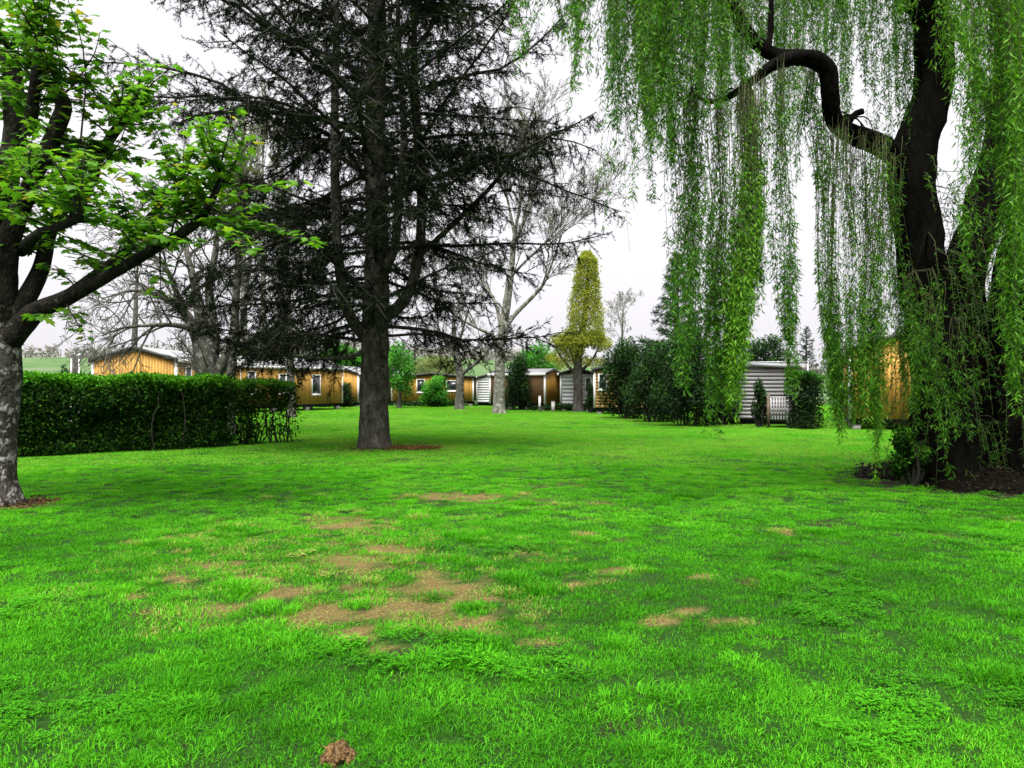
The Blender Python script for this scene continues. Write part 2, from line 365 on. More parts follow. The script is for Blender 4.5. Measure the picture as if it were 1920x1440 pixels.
def gh(x, y):
    x = np.asarray(x, float); y = np.asarray(y, float)
    r = np.hypot(x, y)
    h = (fbm(x * 0.5, y * 0.5, 5, 3) - 0.5) * 0.06 * (1 - sstep(20, 45, r)) + (fbm(x * 2.4, y * 2.4, 8, 3) - 0.5) * 0.04 * (1 - sstep(12, 25, r))
    hill = sstep(85, 300, y + 0.25 * np.abs(x)) * (9.5 + 4.5 * vnoise(x / 160 + 4.3, y / 160, 91)) * (1 - 0.6 * sstep(-60, 160, x))
    return h + hill
def axis(parts):
    out = []
    for a, b, s in parts: out.append(np.arange(a, b, s))
    return np.concatenate(out + [[parts[-1][1]]])
gx = axis([(0, 5.5, .075), (5.5, 14, .2), (14, 40, .9), (40, 140, 6), (140, 900, 40)]); gx = np.concatenate([-gx[:0:-1], gx])
gy = axis([(-30, 0, 4), (0, 2.4, .3), (2.4, 11, .07), (11, 20, .2), (20, 60, .7), (60, 140, 4), (140, 480, 12), (480, 1500, 100)])
XX, YY = np.meshgrid(gx, gy); fx, fy = XX.ravel(), YY.ravel()
nxg, nyg = len(gx), len(gy)
ii = np.arange(nyg - 1)[:, None] * nxg + np.arange(nxg - 1)[None, :]
GQ = np.stack([ii, ii + 1, ii + nxg + 1, ii + nxg], -1).reshape(-1, 4)
bareV, darkV = bare_mask(fx, fy), dark_mask(fx, fy)
def ground_mat():
    m, N, L = new_mat('lawn soil and thatch')
    tc = N.new('ShaderNodeTexCoord')
    def noise(s, d=5, r=0.6):
        n = N.new('ShaderNodeTexNoise'); n.inputs['Scale'].default_value = s; n.inputs['Detail'].default_value = d; n.inputs['Roughness'].default_value = r
        L.new(tc.outputs['Object'], n.inputs['Vector']); return n
    def mix(f, a, b):
        x = N.new('ShaderNodeMix'); x.data_type = 'RGBA'
        if hasattr(f, 'links'): L.new(f, x.inputs[0])
        L.new(a, x.inputs[6]); L.new(b, x.inputs[7]); return x.outputs[2]
    g1 = ramp(N, [(0.3, (.007, .016, .003)), (0.5, (.014, .045, .005)), (0.7, (.025, .09, .008))]); L.new(noise(34, 8, 0.8).outputs[0], g1.inputs[0])
    straw = ramp(N, [(0.32, (.02, .016, .007)), (0.45, (.085, .064, .022)), (0.57, (.17, .13, .045)), (0.75, (.31, .25, .11))]); L.new(noise(48, 9, 0.8).outputs[0], straw.inputs[0])
    soil = ramp(N, [(0.3, (.006, .005, .004)), (0.7, (.04, .028, .018))]); L.new(noise(18, 6, 0.7).outputs[0], soil.inputs[0])
    ab = N.new('ShaderNodeAttribute'); ab.attribute_name = 'bare'; ad = N.new('ShaderNodeAttribute'); ad.attribute_name = 'dark'
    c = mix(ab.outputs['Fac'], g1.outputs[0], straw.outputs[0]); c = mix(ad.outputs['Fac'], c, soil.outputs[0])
    # far hillside pasture
    hf = ramp(N, [(0.32, (.03, .06, .022)), (0.45, (.06, .12, .04)), (0.56, (.085, .13, .055)), (0.68, (.13, .13, .10))]); L.new(noise(0.09, 9, 0.75).outputs[0], hf.inputs[0])
    ah = N.new('ShaderNodeAttribute'); ah.attribute_name = 'pasture'
    c = mix(ah.outputs['Fac'], c, hf.outputs[0])
    p = N.new('ShaderNodeBsdfPrincipled'); p.inputs['Roughness'].default_value = 0.95; p.inputs['Specular IOR Level'].default_value = 0.1
    L.new(c, p.inputs['Base Color'])
    b = N.new('ShaderNodeBump'); b.inputs['Strength'].default_value = 0.8; b.inputs['Distance'].default_value = 0.03; L.new(noise(20, 8, 0.8).outputs[0], b.inputs['Height'])
    L.new(b.outputs[0], p.inputs['Normal'])
    o = N.new('ShaderNodeOutputMaterial'); L.new(p.outputs[0], o.inputs['Surface']); return m
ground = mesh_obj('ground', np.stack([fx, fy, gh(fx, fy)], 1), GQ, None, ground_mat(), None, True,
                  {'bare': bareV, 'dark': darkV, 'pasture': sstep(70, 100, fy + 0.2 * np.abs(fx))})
tag(ground, 'bright green lawn with worn straw coloured patches, rising to a far hillside', None, None, 'structure')

# ------------------------------------------------------------------ mobile homes
def box(x0, x1, y0, y1, z0, z1):
    V = [(x, y, z) for x in (x0, x1) for y in (y0, y1) for z in (z0, z1)]
    Q = [(0, 1, 3, 2), (4, 6, 7, 5), (0, 4, 5, 1), (2, 3, 7, 6), (0, 2, 6, 4), (1, 5, 7, 3)]
    return np.array(V, float), np.array(Q)
def add_box(name, b, mat, parent):
    V, Q = box(*b); return mesh_obj(name, V, Q, None, mat, parent)
def prism(name, poly, y0, y1, mat, parent):
    """polygon in x,z extruded along y"""
    n = len(poly); V = [(x, y0, z) for x, z in poly] + [(x, y1, z) for x, z in poly]
    T = []; 
    for i in range(1, n - 1): T += [(0, i, i + 1), (n, n + i + 1, n + i)]
    Q = [(i, n + i, n + (i + 1) % n, (i + 1) % n) for i in range(n)]
    return mesh_obj(name, V, Q, T, mat, parent)
def mobile_home(label, near_left, near_right, length, floor, eave, peak, clad='v', mat='larch', faces=('front', 'right'), windows=(), pitch=0.14,
                trim='white_trim', roof='roof', group='mobile homes around the lawn', overhang=0.12, skirt=True, edge='roof_dark'):
    nl, nr = np.array(near_left), np.array(near_right)
    W = np.linalg.norm(nr - nl); rz = math.atan2(nr[1] - nl[1], nr[0] - nl[0]); L = length
    zg = float(gh(nl[0], nl[1]))
    h = thing('mobile_home', label, 'mobile home', (nl[0], nl[1], zg), rz, group)
    wall = prism('wall', [(0, floor), (W, floor), (W, eave), (W / 2, peak), (0, eave)], 0, L, M['backing'], h)
    def roofz(x): return eave + (peak - eave) * (1 - abs(x - W / 2) / (W / 2))
    t = 0.022
    def wallboards(face):
        if clad == 'v':
            span = W if face == 'front' else L
            n = int(round(span / pitch)); st = span / n; shared = None
            for i in range(n):
                a, b = i * st + 0.005, (i + 1) * st - 0.005
                if face == 'front':
                    V = np.array([(a, -t, floor - .02), (b, -t, floor - .02), (b, -t, roofz(b) - .02), (a, -t, roofz(a) - .02),
                                  (a, 0.001, floor - .02), (b, 0.001, floor - .02), (b, 0.001, roofz(b) - .02), (a, 0.001, roofz(a) - .02)])
                    Q = [(0, 1, 2, 3), (5, 4, 7, 6), (0, 4, 5, 1), (3, 2, 6, 7), (1, 5, 6, 2), (0, 3, 7, 4)]
                    mesh_obj('plank', V, Q, None, M[mat], wall)
                else:
                    if shared is None:
                        V, Q = box(-.001, t, 0.005, st - 0.005, floor - .02, eave - .03); shared = mesh_data('plank', V, Q, None, M[mat])
                    o = bpy.data.objects.new('plank', shared); link(o, wall)
                    if face == 'right': o.location = (W, i * st, 0)
                    else: o.location = (0, (i + 1) * st, 0); o.rotation_euler = (0, 0, math.pi)
        else:
            z = floor - 0.02; shared = None
            while z < (peak if face == 'front' else eave) - 0.03:
                z1 = z + pitch
                if face == 'front':
                    zt = min(z1, peak - .02); xa = 0 if zt <= eave else (zt - eave) / (peak - eave) * W / 2
                    V = np.array([(xa, -t - .006, z), (W - xa, -t - .006, z), (W - xa, -.004, zt - .012), (xa, -.004, zt - .012), (xa, .001, z), (W - xa, .001, z), (W - xa, .001, zt - .012), (xa, .001, zt - .012)])
                    Q = [(0, 1, 2, 3), (5, 4, 7, 6), (0, 4, 5, 1), (3, 2, 6, 7), (1, 5, 6, 2), (0, 3, 7, 4)]
                    mesh_obj('board', V, Q, None, M[mat], wall)
                else:
                    zt = min(z1, eave - .02)
                    V = np.array([(t + .006, 0, 0), (t + .006, L, 0), (.004, L, zt - z - .012), (.004, 0, zt - z - .012), (-.001, 0, 0), (-.001, L, 0), (-.001, L, zt - z - .012), (-.001, 0, zt - z - .012)])
                    Q = [(0, 1, 2, 3), (5, 4, 7, 6), (0, 4, 5, 1), (3, 2, 6, 7), (1, 5, 6, 2), (0, 3, 7, 4)]
                    o = mesh_obj('board', V, Q, None, M[mat], wall)
                    if face == 'right': o.location = (W, 0, z)
                    else: o.location = (0, L, z); o.rotation_euler = (0, 0, math.pi)
                z = z1
    for f in faces: wallboards(f)
    # roof: two sheets, dark bargeboards, white fascia
    oh = overhang; sl = (peak - eave) / (W / 2)
    for s in (0, 1):
        xe = -oh if s == 0 else W + oh; ze = eave - oh * sl
        poly = [(xe, ze), (W / 2, peak), (W / 2, peak + .06), (xe, ze + .06)]
        if s: poly = poly[::-1]
        prism('roof_sheet', poly, -oh, L + oh, M[roof], h)
        poly = [(xe, ze - .10), (W / 2, peak - .10), (W / 2, peak + .075), (xe, ze + .075)]
        if s: poly = poly[::-1]
        prism('bargeboard', poly, -oh - .03, -oh - .002, M[edge], h)
        xf = xe - .025 if s == 0 else xe + .002
        add_box('fascia', (xf, xf + .023, -oh, L + oh, ze - .12, ze + .05), M[trim], h)
    for (x, y) in ((-.03, -.035), (W - .09, -.035), (-.03, L - .08), (W - .09, L - .08)):
        add_box('corner_post', (x, x + .12, y, y + .12, floor - .04, eave - 0.02), M[trim], h)
    if skirt:
        add_box('chassis', (.1, W - .1, .1, L - .1, floor - .22, floor - .03), M['chassis'], h)
        for x in (.25, W - .25):
            for y in np.linspace(.3, L - .3, 4): add_box('support_block', (x - .15, x + .15, y - .15, y + .15, -0.05, floor - .22), M['concrete'], h)
    for (face, s, z0, ww, hh) in windows:
        e = .07
        def place(b):   # (along, out, up) box on a face
            a0, a1, o0, o1, u0, u1 = b
            if face == 'front': return (a0, a1, -o1, -o0, u0, u1)
            if face == 'right': return (W + o0, W + o1, a0, a1, u0, u1)
            return (-o1, -o0, a0, a1, u0, u1)
        pane = add_box('window', place((s, s + ww, .03, .045, z0, z0 + hh)), M['glass'], h)
        for b in ((s - e, s, .025, .075, z0 - e, z0 + hh + e), (s + ww, s + ww + e, .025, .075, z0 - e, z0 + hh + e),
                  (s, s + ww, .025, .072, z0 - e, z0), (s, s + ww, .025, .072, z0 + hh, z0 + hh + e), (s - e - .03, s + ww + e + .03, .076, .10, z0 - e - .04, z0 - e)):
            add_box('frame', place(b), M[trim], pane)
    return h

mobile_home('orange timber mobile home with dark gabled roof behind the left end of the long hedge', G(173, 35), G(331, 35), 8.2, .45, 2.86, 3.42, windows=[('right', .9, 1.15, .55, 1.35), ('right', 2.6, 1.0, .5, 1.5), ('right', 4.2, 1.0, .55, 1.5)])
mobile_home('orange timber mobile home with grey roof seen past the thick bare pollard trunk', G(372, 45.0), G(437, 43.6), 9.5, .45, 2.85, 3.4, windows=[('right', 1.1, 1.2, .5, 1.25), ('right', 3.6, 1.2, .5, 1.1), ('right', 6.5, 1.1, .7, 1.2)])
mobile_home('plain orange plank wall of a home just beyond the free end of the hedge', G(520, 57), G(578, 57), 7.0, .12, 2.75, 3.1, skirt=False, faces=('front', 'right'), group='mobile homes around the lawn')
mobile_home('small orange gabled mobile home with pinkish grey roof above the round dark shrubs', G(592, 60.5), G(672, 58.5), 7.5, .35, 2.62, 3.15, windows=[('right', 2.5, 1.1, .8, 1.0)])
mobile_home('long low orange mobile home side-on, seen right of the cedar trunk', G(734, 60.5), G(888, 60.5), 3.8, .42, 2.35, 2.62, windows=[('front', 2.1, 1.15, .55, .95), ('front', 4.5, 1.25, 1.1, .75)], overhang=.2)
mobile_home('white boarded gable home behind the pale plane tree trunk', G(893, 61), G(962, 61), 7.0, .3, 2.3, 2.72, clad='h', mat='white_board', pitch=.2, windows=[('front', 2.0, 1.1, .7, .9)], roof='roof')
mobile_home('small orange timber home end with low deck fence beside it', G(1022, 49), G(1049, 50.5), 4.5, .45, 2.45, 2.72, faces=('front', 'right'))
mobile_home('white boarded mobile home behind the trunk of the yellow column tree', G(1051, 48.5), G(1112, 48.5), 7.0, .42, 2.45, 2.75, clad='h', mat='white_board', pitch=.25, windows=[('front', 1.65, 1.25, .28, .85)])
mobile_home('ochre boarded home corner with white framed window beside the dark shrubs', G(1114, 43.2), G(1215, 41.5), 6.5, .38, 2.55, 2.95, clad='h', mat='ochre', pitch=.18, windows=[('front', .35, 1.45, .42, .8)])
mobile_home('pale grey boarded home with slatted deck seen under the willow strands', G(1318, 31.6), G(1498, 30.8), 4.0, .27, 2.42, 2.52, clad='h', mat='grey_board', pitch=.16, edge='roof')
mobile_home('tall orange plank home half hidden behind the hanging willow curtain', G(1592, 27.5), G(1795, 26.2), 8.5, .42, 2.92, 3.5, faces=('front', 'right', 'left'), windows=[('right', 2, 1.1, .9, 1.0)])

# ------------------------------------------------------------------ tree growing
def branch(out, rng, p, d, L, r, lvl, sp, tips):
    n = sp['seg'][lvl]; st = L / n; pts = [p]; dd = d
    wv, tr = sp['wander'][lvl], sp['trop'][lvl]
    for i in range(n):
        dd = dd + rng.normal(0, wv, 3); dd[2] += tr * (i + 1) / n
        dd = dd / np.linalg.norm(dd); pts.append(pts[-1] + dd * st)
    pts = np.array(pts); rad = np.linspace(r, max(r * sp['taper'][lvl], sp['rmin']), n + 1)
    out.append((pts, rad, lvl))
    if lvl + 1 < len(sp['seg']):
        m = rng.poisson(sp['kids'][lvl] * 1.0) if sp.get('poisson', True) else sp['kids'][lvl]
        for k in range(max(1, m)):
            t = sp['from'][lvl] + (1 - sp['from'][lvl]) * (k + rng.random()) / max(1, m)
            q = t * n; i = min(int(q), n - 1); f = q - i
            pp = pts[i] * (1 - f) + pts[i + 1] * f; base = nrm(pts[i + 1] - pts[i])
            rnd = nrm(rng.normal(0, 1, 3)); side = nrm(rnd - base * np.dot(rnd, base))
            a = math.radians(sp['ang'][lvl]) * (0.75 + 0.5 * rng.random())
            cd = base * math.cos(a) + side * math.sin(a)
            branch(out, rng, pp, cd, L * sp['ratio'][lvl] * (1.15 - 0.55 * t) * (0.75 + 0.5 * rng.random()), max(sp['rmin'], (rad[i] * (1 - f) + rad[i + 1] * f) * sp['rr'][lvl]), lvl + 1, sp, tips)
    else:
        tips.append(pts)
def kids_of(limb_pts, limb_rad, rng, sp, n, t0=0.25, out=None, tips=None, ang=50, Lr=(.8, 1.8), up=0.2, lvl=0, r=0.03):
    """side branches along a hand-placed limb"""
    for k in range(n):
        t = t0 + (1 - t0) * (k + rng.random()) / n
        q = t * (len(limb_pts) - 1); i = min(int(q), len(limb_pts) - 2); f = q - i
        pp = limb_pts[i] * (1 - f) + limb_pts[i + 1] * f; base = nrm(limb_pts[i + 1] - limb_pts[i])
        rnd = nrm(rng.normal(0, 1, 3)); side = nrm(rnd - base * np.dot(rnd, base)); a = math.radians(ang) * (.7 + .6 * rng.random())
        d = base * math.cos(a) + side * math.sin(a); d[2] += up; d = nrm(d)
        branch(out, rng, pp, d, rng.uniform(*Lr), min(r, limb_rad[i] * .6), lvl, sp, tips)
def leaf_along(tips, rng, per, size, jit=.05, droop=-.2, tmin=.2):
    """positions and directions for leaves along twigs"""
    P_, D_ = [], []
    for pts in tips:
        m = rng.poisson(per)
        if m == 0: continue
        t = tmin + (1 - tmin) * rng.random(m); q = t * (len(pts) - 1); i = np.minimum(q.astype(int), len(pts) - 2); f = (q - i)[:, None]
        P_.append(pts[i] * (1 - f) + pts[i + 1] * f + rng.normal(0, jit, (m, 3)))
        d = nrm(pts[i + 1] - pts[i]) * .6 + rng.normal(0, .7, (m, 3)); d[:, 2] += droop; D_.append(nrm(d))
    if not P_: return np.zeros((0, 3)), np.zeros((0, 3))
    return np.concatenate(P_), np.concatenate(D_)
def tubes_of(out, name, mat, parent, minlvl=0, kind=None, sides=(7, 5, 4, 3, 3), origin=(0, 0, 0)):
    T = Tubes(); c = 0
    for pts, rad, lvl in out:
        if lvl >= minlvl: T.add(pts, rad, sides[min(lvl, len(sides) - 1)]); c += 1
    if c: return T.build(name, mat, parent, kind, True, origin)

def trunk_part(parent, name, pts, rad, mat, n=40, sides=24, rough=.12, flare=0.0, seed=1, origin=(0, 0, 0), cap=False, ridges=0, roots=0):
    s = spline(pts, n); tt = np.linspace(0, 1, n); r = np.interp(tt, np.linspace(0, 1, len(rad)), rad)
    T = Tubes(); T.add(s, r, sides, rough=rough, seed=seed, cap=cap, ridges=ridges)
    if flare:
        V = T.V[0].reshape(n, sides, 3); z = s[:, 2] - s[0, 2]; a = np.linspace(0, 2 * np.pi, sides, endpoint=False)
        rng = np.random.default_rng(seed); lob = 1 + 0.55 * sum(np.maximum(0, np.cos((a - p0))) ** 6 for p0 in rng.uniform(0, 6.28, roots or 5))
        k = flare * np.exp(-z / 0.28)[:, None] * lob[None, :]
        V[:] = s[:, None, :] + (V - s[:, None, :]) * (1 + k)[:, :, None]
        V[:, :, 2] = np.maximum(V[:, :, 2], s[0, 2] - 0.12)
        T.V[0] = V.reshape(-1, 3)
    return T.build(name, mat, parent, None, True, origin), s, r
# ------------------------------------------------------------------ the cedar in the middle of the lawn
def base(x, y): return (float(x), float(y), float(gh(x, y)))
def needle_spray():
    rng = np.random.default_rng(4); V, T = [], []
    for k in range(18):
        t = 0.04 + 0.96 * k / 17; p = np.array([t, 0, -0.10 * t * t]); a = k * 2.4
        d = nrm(np.array([.5, math.cos(a), math.sin(a) * .8 + .1])); l = (.26 if k < 16 else .32) * rng.uniform(.75, 1.2); w_ = .044
        s = nrm(np.cross(d, rng.normal(0, 1, 3))) * w_
        i = len(V); V += [p - s, p + s, p + d * l]; T.append((i, i + 1, i + 2))
    for s_ in (np.array([0, .012, 0]), np.array([0, 0, .012])):
        i = len(V); V += [-s_, s_, np.array([1, 0, -.1])]; T.append((i, i + 1, i + 2))
    return np.array(V), np.array(T)
SPRAY = needle_spray()
def cedar():
    rng = np.random.default_rng(11)
    b = base(*CEDAR); o = np.array(b)
    t = thing('cedar_tree', 'tall dark cedar with several upright leaders standing alone in the middle of the lawn', 'tree', b)
    D = CEDAR[1]
    _, tp, tr = trunk_part(t, 'trunk', [o - (0, 0, .1), *PL([(701, 760), (703, 680), (704, 600), (706, 500), (705, 380), (702, 250), (706, 120), (706, -40), (703, -250), (704, -420)], D)],
                          [.385, .365, .34, .315, .29, .27, .25, .23, .20, .17, .11, .04], M['bark_cedar'], 110, 40, .14, .17, 3, o, ridges=0, roots=6)
    leaders = [([(690, 640, 19.3), (655, 590, 19.0), (636, 500, 18.8), (629, 380, 18.7), (627, 230, 18.6), (630, 60, 18.6), (632, -160, 18.7)], .15),
               ([(716, 600, 19.3), (760, 560, 19.5), (785, 480, 19.6), (790, 360, 19.6), (781, 240, 19.5), (776, 100, 19.5), (780, -150, 19.4)], .16),
               ([(712, 520, 19.3), (738, 470, 19.0), (748, 380, 18.9), (757, 250, 18.8), (748, 100, 18.8), (742, -120, 18.9)], .12),
               ([(785, 480, 19.6), (850, 420, 19.3), (920, 350, 19.0), (965, 290, 18.8), (992, 225, 18.7), (1003, 190, 18.7)], .075),
               ([(700, 560, 19.3), (660, 525, 18.9), (610, 470, 18.4), (580, 452, 18.2), (520, 452, 17.8), (440, 500, 17.4)], .10),
               ([(706, 640, 19.3), (660, 668, 18.9), (590, 672, 18.4), (500, 660, 17.9)], .07)]
    polys = []
    for k, (pp, r) in enumerate(leaders):
        _, s, rr = trunk_part(t, 'limb', PL(pp), [r, r * .8, r * .6, .015], M['bark_cedar'], 40, 12, .12, 0, 20 + k, o)
        polys.append((s, rr))
    twigs = []; SP, SD, SS = [], [], []
    # boughs: (root point, azimuth, length, rise)
    boughs = []
    for k in range(62):
        z = 2.85 + (15.2 - 2.85) * ((k + rng.random()) / 62) ** 1.05
        az = (k * 2.399963 + rng.normal(0, .25))
        L = (4.9 + 1.2 * math.sin(z * 1.1) + rng.uniform(-.7, .8)) * (1 if z < 11 else max(.3, (17 - z) / 6))
        if z < 4.2: L *= rng.uniform(.75, 1.05)
        rise = np.interp(z, [2.5, 4, 6, 9, 15], [.0, .03, .18, .5, .6]) + (.5 if z < 4 else 1) * rng.normal(0, .24)
        boughs.append((tp[np.argmin(abs(tp[:, 2] - z))], az, L, rise, .055))
    for (px, py, L, az, z_) in ((690, 330, 7.9, 2.95, .48), (695, 250, 7.9, 3.25, .45), (690, 300, 7.4, 3.1, .42), (690, 420, 6.4, 3.05, .30), (704, 150, 7.6, 3.0, .5), (704, 190, 7.4, 3.2, .5), (704, 90, 6.8, 3.3, .5), (712, 300, 6.5, .05, .25), (712, 380, 6.0, -.25, .28), (710, 470, 5.6, .15, .12), (707, 200, 6.0, -.1, .3),
                             (708, 610, 5.2, .35, .08), (700, 640, 4.6, 3.3, -.02), (700, 600, 4.9, 2.9, .02), (698, 560, 4.6, 3.5, .05), (699, 575, 4.4, 2.6, .0), (692, 400, 4.0, 3.14, .02), (692, 372, 4.3, 3.4, .0), (695, 430, 4.4, 2.8, .0), (696, 470, 4.6, 3.5, -.05), (697, 520, 4.8, 3.0, -.08)):
        p0 = P(px, py, D); boughs.append((p0, az, L, z_, .062))
    for s, rr in polys[:3]:
        for k in range(19):
            i = int(len(s) * rng.uniform(.2, .98)); az = rng.uniform(0, 6.28); boughs.append((s[i], az, rng.uniform(1.4, 3.4), rng.uniform(-.35, .7), .03))
    for s, rr in polys[3:]:
        for k in range(8):
            i = int(len(s) * rng.uniform(.35, .99)); az = rng.uniform(0, 6.28); boughs.append((s[i], az, rng.uniform(.9, 2.2), rng.uniform(-.5, .4), .022))
    def sprays_on(pts, per_m, size, hang):
        L = np.linalg.norm(np.diff(pts, axis=0), axis=1).sum(); m = max(2, int(L * per_m))
        tt = rng.random(m); q = tt * (len(pts) - 1); i = np.minimum(q.astype(int), len(pts) - 2); f = (q - i)[:, None]
        p = pts[i] * (1 - f) + pts[i + 1] * f; d0 = nrm(pts[i + 1] - pts[i])
        d = d0 * .5 + rng.normal(0, .55, (m, 3)); d[:, 2] += hang
        SP.append(p); SD.append(nrm(d)); SS.append(rng.uniform(.6, 1.25, m) * size)
    for (p0, az, L, rise, r) in boughs:
        n = 9; d = np.array([math.cos(az), math.sin(az), rise]); d = nrm(d); pts = [p0]
        for i in range(n):
            u = (i + 1) / n
            d = d + rng.normal(0, .11, 3); d[2] += (-.05 if rise > .2 else -.015) + (.05 if u > .75 else 0); d = nrm(d)
            if pts[-1][2] < 2.9 and d[2] < .02: d[2] = .04; d = nrm(d)
            pts.append(pts[-1] + d * L / n)
        pts = np.array(pts); rad = np.linspace(r, .012, n + 1) * (L / 5.5) ** .5
        twigs.append((pts, rad, 1))
        ns = int(L * 5.0)
        for k in range(ns):
            u = .14 + .86 * (k + rng.random()) / ns; q = u * n; i = min(int(q), n - 1); f = q - i
            pp = pts[i] * (1 - f) + pts[i + 1] * f; bd = nrm(pts[i + 1] - pts[i]); lat = nrm(np.cross(bd, (0, 0, 1))) * (1 if k % 2 else -1)
            dd = nrm(bd * rng.uniform(.35, .9) + lat * rng.uniform(.5, 1) + np.array([0, 0, rng.normal(-.3, .5)]))
            l = (1.55 * (1 - .72 * u) + .25) * rng.uniform(.6, 1.15); sp = [pp]
            for j in range(4):
                dd = dd + rng.normal(0, .13, 3); dd[2] += -.10 + .05 * j; dd = nrm(dd); sp.append(sp[-1] + dd * l / 4)
            sp = np.array(sp); twigs.append((sp, np.linspace(.016, .005, 5), 3)); sprays_on(sp, 12.5, .23, rng.choice([-.6, -.3, .1]))
        sprays_on(pts[2:], 9, .24, -.1)
    # fine shoots on the trunk and hooked twigs
    for k in range(90):
        i = rng.integers(26, 100); az = rng.uniform(0, 6.28); dd = nrm(np.array([math.cos(az), math.sin(az), rng.normal(-.1, .3)])); pp = tp[i] + dd * tr[i] * .8; l = rng.uniform(.3, 1.1)
        sp = np.array([pp, pp + dd * l * .5, pp + dd * l + (0, 0, -.25 * l)]); twigs.append((sp, np.linspace(.012, .004, 3), 3)); sprays_on(sp, 7, .18, -.2)
    tubes_of(twigs, 'branches', M['twig_dark'], t, 0, 'stuff', (6, 6, 4, 3), o)
    SPv, SDv, SSv = np.concatenate(SP), np.concatenate(SD), np.concatenate(SS)
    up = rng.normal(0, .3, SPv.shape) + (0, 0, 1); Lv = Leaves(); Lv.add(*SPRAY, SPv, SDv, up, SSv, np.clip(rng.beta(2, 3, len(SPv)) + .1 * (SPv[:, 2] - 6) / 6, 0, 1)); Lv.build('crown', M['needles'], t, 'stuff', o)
    return len(SPv)
n_spray = cedar()

